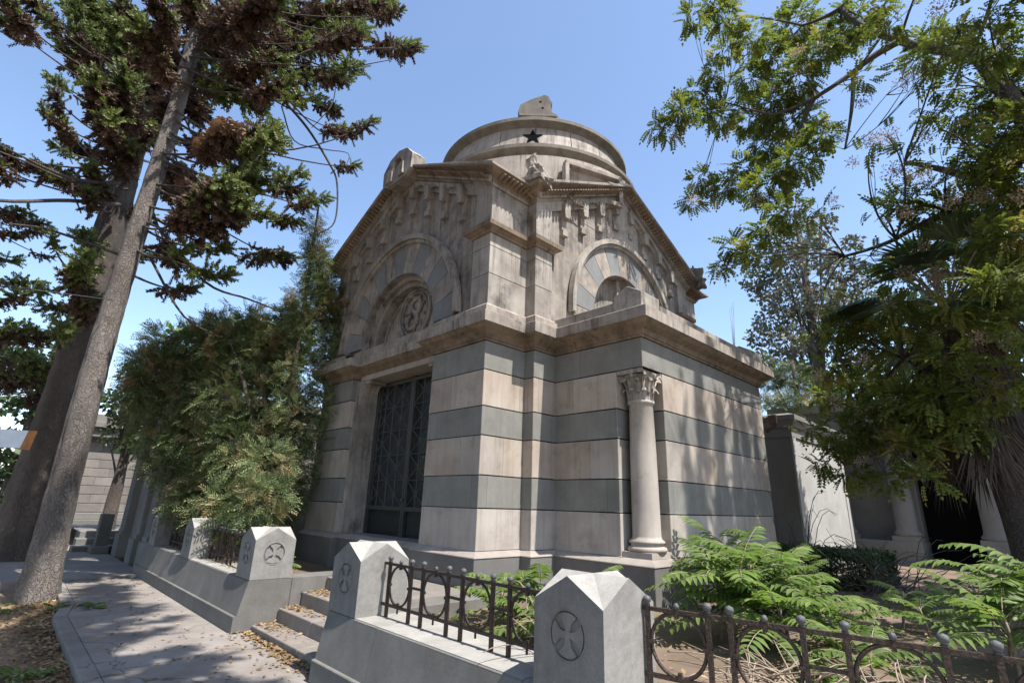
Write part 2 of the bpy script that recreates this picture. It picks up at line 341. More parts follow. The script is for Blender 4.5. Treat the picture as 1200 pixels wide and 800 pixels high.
bn=nn(t,'ShaderNodeTexNoise',Scale=.7,Detail=7.,Roughness=.7); t.links.new(geo.outputs['Position'],bn.inputs[0])
old=p.inputs['Base Color'].links[0].from_socket; c=mixc(t,ramp(t,bn.outputs[0],.45,.62,0,.45),old,(.15,.125,.10)); c=mixc(t,ramp(t,v.outputs[0],0,.006,.8,0),c,(.05,.04,.032)); t.links.new(c,p.inputs['Base Color'])
struct(pth.build('path','concrete',bevel=.006))
kb=MB()
for a,b in zip(cuts,cuts[1:]):
    ya,yb=a+.01,b-.01; mid=[(x,y) for x,y in edge if ya<y<yb]; L=[(ex(ya),ya)]+mid+[(ex(yb),yb)]
    kb.prism([(x,y) for x,y in L]+[(x+.15,y) for x,y in L[::-1]],-.22,.004)
struct(kb.build('kerb','concrete',bevel=.012))
# far continuation of the path
fp=MB(); fp.prism([(-2.,13.0),(2.6,13.0),(2.6,40),(-2,40)],-.2,.03); fp.prism([(-6,13.8),(-2.02,13.8),(-2.02,40),(-6,40)],-.2,.02)
struct(fp.build('path','concrete'))
yd=MB(); xs=np.linspace(2.9,30,110); ys=np.linspace(-12,20,110)
vs=[(x,y,.46+.04*math.sin(x*1.3+y)*math.sin(y*1.1)+.02*math.sin(x*4+y*3)+random.uniform(-.01,.01)-(.05 if x<3.2 else 0)) for y in ys for x in xs]
fs=[(j*110+i,j*110+i+1,(j+1)*110+i+1,(j+1)*110+i) for j in range(109) for i in range(109) if not (xs[i]<4.6 and 4.85<ys[j]<7.5)]
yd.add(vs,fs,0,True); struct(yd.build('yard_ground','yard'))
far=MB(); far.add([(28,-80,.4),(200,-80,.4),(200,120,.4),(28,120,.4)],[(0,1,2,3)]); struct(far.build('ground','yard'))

# ================================================================== MAUSOLEUM
Bx=thing('mausoleum',(7.94,7.93,.4),'striped pink and grey stone mausoleum with arched gables and round dome','mausoleum')
X0,Y0=4.6,5.344; CX,CY=7.94,7.93
def my(y): return 2*CY-y
def mx(x): return 2*CX-x
def plan(notch,recess):
    P=[(4.6,5.344),(5.412,5.344),(5.412,5.145),(5.886,5.145)]
    P+= [(5.886,4.013),(6.385,4.013),(6.385,3.584)] if notch else [(5.886,3.584)]
    P+=[(9.95,3.584),(9.95,5.145),(10.468,5.145),(10.468,5.344),(11.28,5.344)]
    Q=[(x,my(y)) for x,y in P][::-1]
    P=P+Q
    if recess: P+=[(4.6,9.26),(recess,9.26),(recess,6.60),(4.6,6.60)]
    return P
def offs(P,d):
    n=len(P);out=[]
    for i in range(n):
        a=Vector(P[i-1]);b=Vector(P[i]);c=Vector(P[(i+1)%n]); e1=(b-a).normalized();e2=(c-b).normalized()
        n1=Vector((e1.y,-e1.x));n2=Vector((e2.y,-e2.x)); out.append((b.x+(n1.x+n2.x)*d if abs(n1.dot(n2))<.5 else b.x+n1.x*d, b.y+(n1.y+n2.y)*d if abs(n1.dot(n2))<.5 else b.y+n1.y*d))
    return out
def dirs(P):
    o=offs(P,1.); return [(b[0]-a[0],b[1]-a[1]) for a,b in zip(P,o)]
zc=[1.0,1.53,1.955,2.485,2.89,3.41,3.835]
lo=plan(True,5.35); hi=plan(False,5.35)
def jointed(P,z0,z1,mi,mb):
    mb.prism(P,z0+.008,z1-.008,mi)
wallA=MB();wallB=MB();core=MB()
for i in range(6):
    P=lo if i<5 else hi
    if i%2==0: jointed(P,zc[i],zc[i+1],0,wallA)
    else: jointed(P,zc[i],zc[i+1],0,wallB)
wallA.build('wall','pink',Bx,bevel=.006,label='pale pinkish stone courses of the wall')
wallB.build('wall','green',Bx,bevel=.006,label='dark grey green stone courses of the wall')
core.prism(offs(lo,-.022),.99,3.42); core.prism(offs(hi,-.022),3.40,3.84); core.build('mortar_core','dark',Bx)
# vertical joints: thin grooves as dark recessed strips are built as real narrow gaps -> small dark inset strips
vj=MB()
random.seed(3)
for i in range(6):
    z0,z1=zc[i]+.01,zc[i+1]-.01
    for x in ([7.55,8.75] if i%2 else [7.9,9.1]): vj.box(x-.002,x+.002,3.5815,3.586,z0,z1)
    for y in ([4.72] if i%2 else [4.25 if i>4 else 4.5]): vj.box(5.8835,5.888,y-.002,y+.002,z0,z1)
    if i==0: vj.box(4.82,4.828,5.3415,5.346,z0,z1)
pass
# base
base=MB(); bp=plan(False,5.35); bp2=plan(False,4.72)
base.prism(offs(bp2,.09),.35,.925,0)
base.build('base','base',Bx,bevel=.01)
bt=MB(); bt.sweep([((x,y,0),d) for (x,y),d in zip(bp2,dirs(bp2))],[(.085,.92),(.10,.93),(.095,.94),(.005,1.0),(-.02,1.003)],closed=True)
bt.prism(offs(bp2,-.015),.95,.998)
bt.build('base_moulding','basetop',Bx)
# main cornice
cp=plan(False,4.80); prof=[(-.03,3.836),(.02,3.836),(.02,3.868),(.035,3.872),(.04,3.90),(.065,3.93),(.10,3.955),(.15,3.985),(.185,4.02),(.19,4.035),(.22,4.038),(.225,4.19),(.20,4.205),(.0,4.235),(-.1,4.24)]
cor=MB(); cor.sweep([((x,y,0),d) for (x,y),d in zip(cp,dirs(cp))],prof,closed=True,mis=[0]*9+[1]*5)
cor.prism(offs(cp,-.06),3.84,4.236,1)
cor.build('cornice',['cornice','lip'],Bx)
# step above cornice for the tall core
up=[(4.6,5.344),(5.412,5.344),(5.412,5.145),(10.468,5.145),(10.468,5.344),(11.28,5.344)]; up=up+[(x,my(y)) for x,y in up][::-1]
st=MB(); stp_=[((x,y,0),d) for (x,y),d in zip(up,dirs(up))]; stp_=[((4.6,6.42,0),(-1,0))]+stp_+[((4.6,my(6.42),0),(-1,0))]; st.sweep(stp_,[(.13,4.22),(.13,4.32),(.10,4.335),(.06,4.345),(.05,4.37),(.02,4.40),(-.02,4.40)])
st.build('upper_base_moulding','lip',Bx)
# blocking course and corner blocks on the low aisle
for s in (0,1):
    fy=(lambda y:y) if s==0 else my
    ys_=sorted((fy(3.62),fy(5.08))); bl=MB(); bl.box(5.80,5.98,ys_[0]+.32*(1-s),ys_[1]-.32*s,4.22,4.40); bl.build('parapet','upper',Bx,bevel=.012)
    yy=sorted((fy(3.50),fy(3.70))); bl=MB(); bl.box(6.30,9.55,yy[0],yy[1],4.22,4.385); bl.build('parapet','upper',Bx,bevel=.012)
    for xa,xb in ((5.80,6.28),(9.56,10.03)):
        y0,y1=sorted((fy(3.50),fy(3.96))); xm=(xa+xb)/2; ym=(y0+y1)/2; zt=4.47; zp=4.60; bl=MB()
        bl.add([(xa,y0,4.22),(xb,y0,4.22),(xb,y1,4.22),(xa,y1,4.22),(xa,y0,zt),(xb,y0,zt),(xb,y1,zt),(xa,y1,zt),(xa,ym,zp),(xb,ym,zp)],
          [(0,1,5,4),(2,3,7,6),(0,4,8,7,3),(1,2,6,9,5),(4,5,9,8),(7,8,9,6)]); bl.build('corner_block','upper',Bx,bevel=.012)
pass
ro=MB(); ro.prism(offs([(5.886,3.584),(9.95,3.584),(9.95,my(3.584)),(5.886,my(3.584))],-.1),4.0,4.26); ro.build('roof','upper',Bx)
# ---- upper walls
ZE=6.42; ZF=6.25; SL=.5
def gable(half,c,e): return [(c-half,4.3),(c+half,4.3),(c+half,e),(c,e+half*SL),(c-half,e)]
ZEAVE=6.42
toF=lambda a,b,w:(4.66+w,a,b)      # front slab: a=y, b=z
toS=lambda a,b,w:(a,5.20+w,b)
uw=MB()
holeF=arc(CY,4.42,1.22,PI,0,28)+[(CY+1.22,4.38),(CY-1.22,4.38)]
holeS=arc(CX,4.88,1.0,PI,0,26)+[(CX+1.0,4.38),(CX-1.0,4.38)]
gf=[(5.40,4.3),(my(5.40),4.3),(my(5.40),6.45),(CY,6.45+(CY-5.40)*SL),(5.40,6.45)]
uw.panel(gf,[holeF],0,.42,toF,0)
gs=[(5.45,4.3),(mx(5.45),4.3),(mx(5.45),6.45),(CX,6.45+(CX-5.45)*SL),(5.45,6.45)]
uw.panel(gs,[holeS],0,.40,toS,0)
# rear and body
uw.prism([(a,b) for a,b in gf],5.5,11.22,0,to=lambda a,b,w:(w,a,b))
uw.prism([(a,b) for a,b in gs],6.0,my(5.2),0,to=lambda a,b,w:(a,w,b))
# side returns of the arms
uw.box(4.665,5.6,5.40,5.5,4.3,6.5); uw.box(4.665,5.6,my(5.5),my(5.40),4.3,6.5)
uw.box(5.45,5.55,5.205,6.2,4.3,6.5); uw.box(mx(5.55),mx(5.45),5.205,6.2,4.3,6.5)
uw.build('upper_wall','rubble',Bx)
# tympanum
ty=MB()
def disc(c,z,r,x,n=40): return arc(c,z,r,PI,0,n)
seg=arc(CY,4.42,1.22,PI,0,28)+[(CY+1.22,4.38),(CY-1.22,4.38)]
ty.prism(seg,5.02,5.1,0,to=lambda a,b,w:(w,a,b))
for r0,r1,xa,xb in ((1.22,1.13,4.74,5.03),(1.13,1.04,4.82,5.03),(.98,.95,4.97,5.03)):
    o=arc(CY,4.42,r0,PI,0,36);i_=arc(CY,4.42,r1,0,PI,36); ty.prism(o+i_,xa,xb,0,to=lambda a,b,w:(w,a,b))
# relief scrolls round the medallion
for k in range(9):
    a=PI*.08+k*PI*.84/8; c=(CY+.0+.98*math.cos(a)*.98,4.42+.94*math.sin(a))
ty.build('tympanum','upper',Bx)
md=MB(); mc=(5.0,CY-.03,4.98)
for rr,tr in ((.50,.045),(.41,.022)):
    pts=[(5.0,mc[1]+rr*math.cos(2*PI*k/40),mc[2]+rr*math.sin(2*PI*k/40)) for k in range(41)]; md.tube(pts,tr,8,cap=False)
# crossed motif inside: curling ribbon and torch
def spir(cy,cz,r,a0,a1,n=22): return [(4.99,cy+r*(1-.6*k/n)*math.cos(a0+(a1-a0)*k/n),cz+r*(1-.6*k/n)*math.sin(a0+(a1-a0)*k/n)) for k in range(n+1)]
md.tube(spir(mc[1]-.06,mc[2]+.11,.23,-.5,5.5),.045,7); md.tube(spir(mc[1]+.09,mc[2]-.13,.22,2.6,8.),.04,7)
md.tube([(4.99,mc[1]-.16,mc[2]-.25),(4.98,mc[1],mc[2]),(4.99,mc[1]+.14,mc[2]+.24)],[.02,.03,.05],7)
for k in range(10):
    a=2*PI*k/10; md.tube([(4.995,mc[1]+.25*math.cos(a),mc[2]+.25*math.sin(a)),(4.98,mc[1]+.37*math.cos(a+.2),mc[2]+.37*math.sin(a+.2))],[.012,.028],6)
md.build('medallion','upper',Bx)
# voussoirs (front and side)
def voussoirs(c,zc_,ri,ro_,n,to,w0,w1):
    A=MB();B=MB()
    for k in range(n):
        a0=PI-PI*k/n-.004; a1=PI-PI*(k+1)/n+.004
        P=arc(c,zc_,ro_,a0,a1,6)+arc(c,zc_,ri,a1,a0,6); (A if k%2==0 else B).prism(P,w0,w1,0,to=to)
    return A,B
toFv=lambda a,b,w:(w,a,b); toSv=lambda a,b,w:(a,w,b)
A,B=voussoirs(CY,4.42,1.222,1.80,13,toFv,4.605,4.70); A.build('arch_stones','blue',Bx,bevel=.006,label='blue grey arch stones over the door'); B.build('arch_stones','upper',Bx,bevel=.006,label='pale arch stones over the door')
A,B=voussoirs(CX,4.88,1.002,1.55,11,toSv,5.15,5.24); A.build('arch_stones','blue',Bx,bevel=.006,label='grey arch stones over the side window'); B.build('arch_stones','lip',Bx,bevel=.006,label='pale arch stones over the side window')
hd=MB()
def hood(c,zc_,ri,to,dep,foot):
    o=[(c-ri-.10,foot)]+arc(c,zc_,ri+.10,PI,0,40)+[(c+ri+.10,foot)]; i_=[(c+ri,foot)]+arc(c,zc_,ri,0,PI,40)+[(c-ri,foot)]
    hd.prism(o+i_,dep,dep+.16,0,to=to)
    o=[(c-ri-.15,foot)]+arc(c,zc_,ri+.15,PI,0,40)+[(c+ri+.15,foot)]; i_=[(c+ri+.06,foot)]+arc(c,zc_,ri+.06,0,PI,40)+[(c-ri-.06,foot)]
    hd.prism(o+i_,dep-.045,dep+.06,0,to=to)
hood(CY,4.42,1.80,toFv,4.55,4.42); hood(CX,4.88,1.55,toSv,5.10,4.7)
hd.build('hood_moulding','upper',Bx)
# blue jamb blocks below side arch
for s in (-1,1): jb=MB(); jb.box(*sorted((CX+s*1.002,CX+s*1.55)),5.152,5.24,4.40,4.873); jb.build('arch_jamb','lip',Bx,bevel=.005)
# side window
wn=MB(); wn.prism(arc(CX,4.88,.99,PI,0,26)+[(CX+.99,4.4),(CX-.99,4.4)],5.50,5.52,0,to=lambda a,b,w:(a,w,b)); W=wn.build('window','glass',Bx)
wf=MB(); wf.box(CX-.05,CX+.05,5.30,5.49,4.4,5.86); wf.box(CX-.98,CX+.98,5.40,5.47,4.92,4.98)
for a in (55,125): wf.tube([(CX,5.45,4.95),(CX+.95*math.cos(R(a)),5.45,4.92+.95*math.sin(R(a)))],.02,6)
wf.build('window_bars','upper',W)
# upper corner piers with string course
def pier(x0,x1,y0,y1):
    pr=MB(); sc_=MB()
    zz=[4.38,4.90,5.36,5.58]
    for a,b in zip(zz,zz[1:]): pr.box(x0,x1,y0,y1,a+.004,b-.004)
    pr.box(x0+.012,x1-.012,y0+.012,y1-.012,4.38,5.6); pr.box(x0+.006,x1-.006,y0+.006,y1-.006,5.72,6.44)
    P=[(x0,y0),(x1,y0),(x1,y1),(x0,y1)]
    sc_.sweep([((x,y,0),d) for (x,y),d in zip(P,dirs(P))],[(0,5.57),(.03,5.575),(.045,5.60),(.07,5.625),(.10,5.64),(.125,5.65),(.13,5.72),(.10,5.735),(-.01,5.76)],closed=True)
    o_=pr.build('upper_pier','upper',Bx,bevel=.006); sc_.build('string_course','cornice',o_)
for fy in (lambda a,b:(a,b),lambda a,b:(my(b),my(a))):
    for fx in (lambda a,b:(a,b),lambda a,b:(mx(b),mx(a))):
        pier(*fx(4.6,5.412),*fy(5.344,5.75)); pier(*fx(5.405,5.80),*fy(5.145,5.75))
pass
# frieze band and arcaded corbels following the rakes
fr=MB(); cb=MB()
def zf(a,c,half): return 6.44+max(0,(half-abs(a-c)))*SL
def frieze(c,half,to,w):
    n=1; top=[(c-half,6.46),(c,6.46+half*SL),(c+half,6.46)]; bot=[(c+half,6.22),(c,6.22+half*SL),(c-half,6.22)]
    fr.prism(top+bot,w-.02,w+.12,0,to=to)
    k=4; step=.52; cb=MB()
    for s in (-1,1):
        for j in range(k+1):
            a=c+s*(.26+step*j)
            if abs(a-c)>half-.42: continue
            zt=zf(a,c,half)-.24
            P=[(a-.075,zt+.10),(a-.075,zt-.10),(a-.05,zt-.17),(a+.05,zt-.17),(a+.075,zt-.10),(a+.075,zt+.10)]
            cb.prism(P,w-.10,w+.08,0,to=to)                      # corbel
            cb.prism([(a-.055,zt-.17),(a-.055,zt-.42),(a+.055,zt-.42),(a+.055,zt-.17)],w-.012,w+.05,0,to=to)
            cb.prism([(a-.07,zt-.40),(a-.07,zt-.50),(a+.07,zt-.50),(a+.07,zt-.40),(a,zt-.36)],w-.05,w+.05,0,to=to)
            # small arch toward the next corbel
            b=c+s*(.26+step*(j+1))
            if abs(b-c)<half-.42:
                za,zb=zf(a,c,half)-.20,zf(b,c,half)-.20; n=8
                lower=[(a+(b-a)*t, za+(zb-za)*t+.12*math.sin(PI*t)-.03) for t in [i/n for i in range(n+1)]]
                upper=[(b,zb+.05+.12),(a,za+.05+.12)]
                cb.prism(lower+upper,w-.07,w+.05,0,to=to)
    cb.build('corbel_table','upper',Bx,bevel=.004)
frieze(CY,CY-5.36,toFv,4.62); frieze(CX,CX-5.42,toSv,5.165)
frf=fr.build('frieze','upper',Bx); # eaves: continuous moulding round gables
h1=CY-5.344; h2=CX-5.412; ze=6.56
pts=[((4.6,CY,ze+h1*SL+.06),(-1,0)),((4.6,5.344,ze),(-1,-1)),((5.412,5.344,ze),(-1,-1)),((5.412,5.145,ze),(-1,-1)),((CX,5.145,ze+h2*SL),(0,-1)),
     ((mx(5.412),5.145,ze),(1,-1)),((mx(5.412),5.344,ze),(1,-1)),((mx(4.6),5.344,ze),(1,-1)),((mx(4.6),CY,ze+h1*SL+.06),(1,0))]
pts=pts+[((x,my(y),z),(a,-b)) for (x,y,z),(a,b) in pts[::-1][1:-1]]
ep=[(-.05,-.16),(.025,-.16),(.03,-.115),(.05,-.11),(.065,-.07),(.10,-.045),(.16,-.02),(.215,0.0),(.225,.012),(.255,.014),(.26,.05),(.24,.07),(-.35,.09)]
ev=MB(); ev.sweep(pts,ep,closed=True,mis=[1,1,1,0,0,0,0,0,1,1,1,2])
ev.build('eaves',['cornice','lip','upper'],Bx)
# carved leaves under the eaves
lv=MB()
def leafrow(p0,p1,out):
    p0=Vector(p0);p1=Vector(p1); L=(p1-p0).length; n=int(L/.085); o=Vector((*out,0))
    for k in range(n):
        c=p0+(p1-p0)*((k+.5)/n)+o*.14+Vector((0,0,-.045))
        t=(p1-p0).normalized(); a=t*.026; q=o*.09; d=Vector((0,0,.035))
        lv.add([c-a-q-d,c+a-q-d,c+a*1.3+q+d*.7,c-a*1.3+q+d*.7,c-q*.9-d*1.6,c+q*1.15-d*.1],[(0,4,5,3),(1,2,5,4),(0,1,4),(2,3,5)])
for (p0,o0),(p1,o1) in list(zip(pts,pts[1:]+pts[:1])):
    t=(Vector(p1)-Vector(p0)); 
    if t.length<.12: continue
    h=Vector((t.x,t.y,0)).normalized(); out=(h.y,-h.x)
    m_=(Vector(p0)+Vector(p1))/2
    if (Vector((CX,CY,0))-m_).dot(Vector((*out,0)))>0: out=(-out[0],-out[1])
    if abs(out[0])<.01 and abs(t.x)<.01: continue
    leafrow(p0,p1,out)
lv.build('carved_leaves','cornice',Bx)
# roof covers
rf=MB()
for P,to,a,b in (([(CY-h1-.15,6.60),(CY,6.63+h1*SL+.06),(CY+h1+.15,6.60),(CY+h1,6.45),(CY,6.5+h1*SL),(CY-h1,6.45)],lambda a,b,w:(w,a,b),4.5,11.38),
                 ([(CX-h2-.15,6.60),(CX,6.62+h2*SL),(CX+h2+.15,6.60),(CX+h2,6.45),(CX,6.45+h2*SL),(CX-h2,6.45)],lambda a,b,w:(a,w,b),5.05,my(5.05))):
    rf.prism(P,a,b,0,to=to)
rf.build('roof','upper',Bx)
# acroteria
def acro(y):
    a=MB(); z=ze+h1*SL
    P=[(y-.50,z-.20),(y-.52,z+.12),(y-.30,z+.34),(y,z+.42),(y+.30,z+.34),(y+.52,z+.12),(y+.50,z-.20),(y+.32,z-.30),(y-.32,z-.30)]
    hole=arc(y,z+.12,.13,0,2*PI,18)[:-1]
    a.panel(P,[hole],4.30,.10,toFv,0,back=True)
    a.prism(P,4.405,4.62,0,to=toFv)
    n=len(P); a.add([(4.30,u,v) for u,v in P]+[(4.41,u,v) for u,v in P],[(i,(i+1)%n,n+(i+1)%n,n+i) for i in range(n)])
    for s in (-1,1): a.prism([(y+s*.30,z-.25),(y+s*.12,z-.25),(y+s*.10,z+.0),(y+s*.26,z+.05)],4.25,4.31,0,to=toFv)
    return a
acro(CY).build('acroterion','upper',Bx,bevel=.012)
def lump(mb,c,s,n=14,seed=0,mi=0):
    rr=random.Random(seed); ph=[rr.uniform(0,6) for _ in range(6)]
    prof=[]; vs=[];fs=[]; m_=9
    for j in range(m_+1):
        th=PI*j/m_
        for i in range(n):
            a=2*PI*i/n; k=1+.22*math.sin(3*a+ph[0]+2*th)+.18*math.sin(5*th+ph[1]+a)+rr.uniform(-.1,.1)
            vs.append((c[0]+s[0]*k*math.sin(th)*math.cos(a),c[1]+s[1]*k*math.sin(th)*math.sin(a),c[2]+s[2]*k*math.cos(th)))
    for j in range(m_):
        for i in range(n): fs.append((j*n+i,j*n+(i+1)%n,(j+1)*n+(i+1)%n,(j+1)*n+i))
    mb.add(vs,fs,mi,False)
sf=MB(); lump(sf,(5.26,5.02,6.78),(.17,.17,.16),seed=1); lump(sf,(5.20,5.06,6.98),(.10,.10,.16),seed=2); lump(sf,(5.42,4.97,6.74),(.10,.12,.10),seed=4)
sf.obox((5.30,5.05,6.66),(.42,.36,.08),.3)
sf.build('statue_fragment','upper',Bx,bevel=0,label='broken carved lump on the roof corner nearest the viewer')
sf=MB(); lump(sf,(10.62,4.98,6.80),(.16,.2,.2),seed=5); lump(sf,(10.72,4.92,6.62),(.2,.16,.12),seed=6); sf.obox((10.55,5.05,6.64),(.4,.36,.08),.3)
sf.build('statue_fragment','domerim',Bx,label='dark carved lump on the far right roof corner')
# dome
DC=(8.04,7.80)
dr=MB()
dr.lathe((*DC,0),[(2.66,6.6),(2.66,8.16),(2.60,8.20),(2.44,8.22)],96,0,False)
dr.build('dome_drum','dome',Bx)
d2=MB(); d2.lathe((*DC,0),[(2.40,8.20),(2.42,8.40),(2.50,8.44),(2.54,8.46),(2.54,8.54),(2.46,8.57),(2.22,8.62)],96,0,False); d2.build('dome_ring','domerim',Bx)
dw=MB()
for k in range(18):
    a0=2*PI*k/18+.004+.09; a1=2*PI*(k+1)/18-.004+.09
    n=6; vs=[];fs=[]
    for i in range(n+1):
        a=a0+(a1-a0)*i/n
        for r,z in ((2.10,8.6),(2.26,8.6),(2.16,9.26),(2.0,9.26)): vs.append((DC[0]+r*math.cos(a),DC[1]+r*math.sin(a),z))
    for i in range(n):
        for j in range(4): fs.append((i*4+j,(i+1)*4+j,(i+1)*4+(j+1)%4,i*4+(j+1)%4))
    fs+=[(0,1,2,3),(n*4,n*4+3,n*4+2,n*4+1)]; dw.add(vs,fs)
dw.build('dome_wall','dome',Bx)
dcn=MB(); dcn.lathe((*DC,0),[(2.12,9.20),(2.17,9.22),(2.20,9.25),(2.27,9.29),(2.31,9.31),(2.31,9.39),(2.27,9.43),(2.0,9.50),(1.4,9.62),(.6,9.70),(0,9.72)],96,0,False); dcn.build('dome_cap','domerim',Bx)
# star vents
def starpoly(r): return [(r*(1 if k%2==0 else .42)*math.sin(PI*k/5),r*(1 if k%2==0 else .42)*math.cos(PI*k/5)) for k in range(10)]
for k in range(4):
    a=R(223.5+90*k); c=Vector((math.cos(a),math.sin(a),0)); t_=Vector((-c.y,c.x,0)); sm=MB()
    base_=Vector((*DC,8.95)); tilt=.10/.66
    sm.prism(starpoly(.225),-.05,.006,0,to=lambda u,v,w_,c=c,t_=t_,b=base_:tuple(b+t_*u+c*(2.207-v*tilt*1.0+w_)+Vector((0,0,v))))
    sm.build('star_vent','dark',Bx)
# broken ornament on the dome rim
fo=MB(); a=R(226); c=Vector((math.cos(a),math.sin(a),0)); t_=Vector((-c.y,c.x,0)); b0=Vector((*DC,9.44))+c*2.12
to=lambda u,v,w_:tuple(b0+t_*u+c*w_+Vector((0,0,v)))
P=[(-.40,0),(-.36,.07),(-.26,.12),(-.24,.26),(-.27,.30),(-.22,.38),(-.20,.44),(-.12,.47),(-.03,.43),(.10,.38),(.22,.32),(.33,.25),(.37,.12),(.30,0)]
P=[(-u*1.15,v*1.3) for u,v in P]
hs_=[[(x+.03*math.cos(q),y+.03*math.sin(q)) for q in np.linspace(0,2*PI,9)[:-1]] for x,y in ((.10,.26),(.05,.42))]
fo.panel(P,hs_,-.09,.18,to,0); fo.panel(P,hs_,.09,-.001,to,0)
n=len(P); fo.add([to(u,v,-.09) for u,v in P]+[to(u,v,.09) for u,v in P],[(i,(i+1)%n,n+(i+1)%n,n+i) for i in range(n)])
fo.obox(b0+Vector((0,0,.0)),(.34,.8,.05),a); fo.build('broken_finial','domerim',Bx,bevel=.01)
# panel frame block in front of the drum
a=R(250); c=Vector((math.cos(a),math.sin(a),0)); fb=MB()
for (uu,zz,su,sz_) in ((0,7.93,1.3,.09),(0,7.32,1.3,.10),(-.62,7.6,.09,.6),(.62,7.6,.09,.6)):
    t_=Vector((-c.y,c.x,0)); fb.obox(Vector((*DC,zz))+c*2.72+t_*uu,(.14,su,sz_),a)
fb.build('drum_panel','lip',Bx,bevel=.01)

# ---- portal
for s in (0,1):
    pf=MB()
    a,b=(9.19,9.28) if s==0 else (my(9.28),my(9.19)); pf.box(4.74,5.36,a,b,.58,3.80)
    a2,b2=(9.245,9.275) if s==0 else (my(9.275),my(9.245)); pf.box(4.70,4.745,a2,b2,.58,3.80)
    # curved corbel in the upper corner
    y0=9.195 if s==0 else my(9.195); sg=-1 if s==0 else 1
    P=[(y0,3.80),(y0+sg*.30,3.80)]+[(y0+sg*(.30-.30*math.sin(t*PI/2)),3.80-.50+.50*(math.cos(t*PI/2))-.0) for t in [i/8 for i in range(1,9)]]
    pf.prism(P,4.80,5.10,0,to=toFv)
    pf.box(4.775,5.12,*sorted((y0,y0+sg*.32)),3.74,3.80)
    pf.build('door_jamb','upper',Bx,bevel=.006)
q_=MB(); q_.box(4.62,5.12,6.45,9.41,4.20,4.375); q_.build('sill','lip',Bx,bevel=.01)
ln=MB(); ln.box(4.76,5.36,6.62,9.24,3.802,4.10); ln.box(4.70,4.79,6.605,9.255,3.95,4.02); ln.build('lintel','colstone',Bx,bevel=.01)
door=MB(); door.box(5.20,5.24,6.66,9.20,.60,1.42); 
for y0,y1 in ((6.74,7.86),(8.0,9.12)):
    for z0,z1 in ((.68,.98),(1.04,1.34)): door.box(5.185,5.2,y0,y1,z0,z1)
D=door.build('door','dooriron',Bx,bevel=.006)
la=MB()
for y in (6.70,7.90,7.96,9.16): la.box(5.13,5.19,y-.025,y+.025,.60,3.80)
for z in (1.45,3.74): la.box(5.135,5.185,6.68,9.18,z-.03,z+.03)
for (ya,yb) in ((6.72,7.88),(7.98,9.14)):
    rows=5; hh=(3.72-1.48)/rows; Ya,Yb=ya,yb
    for cell in range(rows*2):
        r_=cell//2; ya=Ya+(Yb-Ya)/2*(cell%2); yb=ya+(Yb-Ya)/2
        za=1.48+r_*hh; zb=za+hh; ym=(ya+yb)/2; zm=(za+zb)/2
        for p,q in (((ya,za),(yb,zb)),((ya,zb),(yb,za)),((ya,za),(yb,za)),((yb,za),(yb,zb)),((ym,za),(ym,zb))):
            la.tube([(5.15,p[0],p[1]),(5.15,q[0],q[1])],.012,5,smooth=False)
        pts_=[(5.145,ym+.045*math.cos(2*PI*k/10),zm+.045*math.sin(2*PI*k/10)) for k in range(11)]; la.tube(pts_,.01,5,cap=False)
la.build('lattice','lattice',D)
hk=MB(); hk.lathe((5.10,7.93,1.60),[(.0,-.03),(.025,-.02),(.035,0),(.025,.02),(0,.03)],12); hk.tube([(5.10,7.93,1.6),(5.16,7.93,1.6)],.012,6); hk.build('door_knob','finial',D)
gl=MB(); gl.box(5.25,5.26,6.67,9.19,1.40,3.80); gl.build('door_glass','glass',D)
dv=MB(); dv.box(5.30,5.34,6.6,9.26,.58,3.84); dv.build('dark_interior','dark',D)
# column
co=thing('column',(6.14,3.80,.93),None,None); del_=None
COL.objects.unlink(co); bpy.data.objects.remove(co)
cc=(6.145,3.795)
cm=MB()
cm.box(cc[0]-.245,cc[0]+.23,cc[1]-.21,cc[1]+.21,1.003,1.075)
cm.lathe((*cc,0),[(.0,1.07),(.235,1.075),(.25,1.10),(.235,1.13),(.205,1.14),(.20,1.165),(.225,1.18),(.225,1.20),(.19,1.225),(.18,1.26),(.178,1.6),(.172,2.3),(.158,2.93),(.165,2.94),(.182,2.955),(.182,2.985),(.16,3.0)],48)
C_=cm.build('column','colstone',Bx)
cap=MB(); cap.lathe((*cc,0),[(.155,2.98),(.16,3.15),(.19,3.28),(.23,3.34)],32)
for tier,(zb,h_,r0,lean,nl) in enumerate(((2.99,.17,.165,.07,8),(3.10,.20,.175,.09,8))):
    for k in range(nl):
        a=2*PI*(k+.5*tier)/nl; cdir=Vector((math.cos(a),math.sin(a),0)); tt=Vector((-cdir.y,cdir.x,0)); b=Vector((*cc,zb))
        rows=[]
        for q in range(7):
            f=q/6; r=r0+lean*f*f*1.2; z=h_*math.sin(f*2.0)/math.sin(1.57) if f<.8 else h_*(1-.25*(f-.8)/.2*1.2); wv=.052*(1-.5*f)*(1+.15*(-1)**q)
            rows.append([b+cdir*(r-.012)-tt*wv+Vector((0,0,z)),b+cdir*(r+.014)+Vector((0,0,z)),b+cdir*(r-.012)+tt*wv+Vector((0,0,z))])
        vs=[v for rw in rows for v in rw]; cap.add(vs,[(i*3+j,i*3+j+1,(i+1)*3+j+1,(i+1)*3+j) for i in range(6) for j in range(2)])
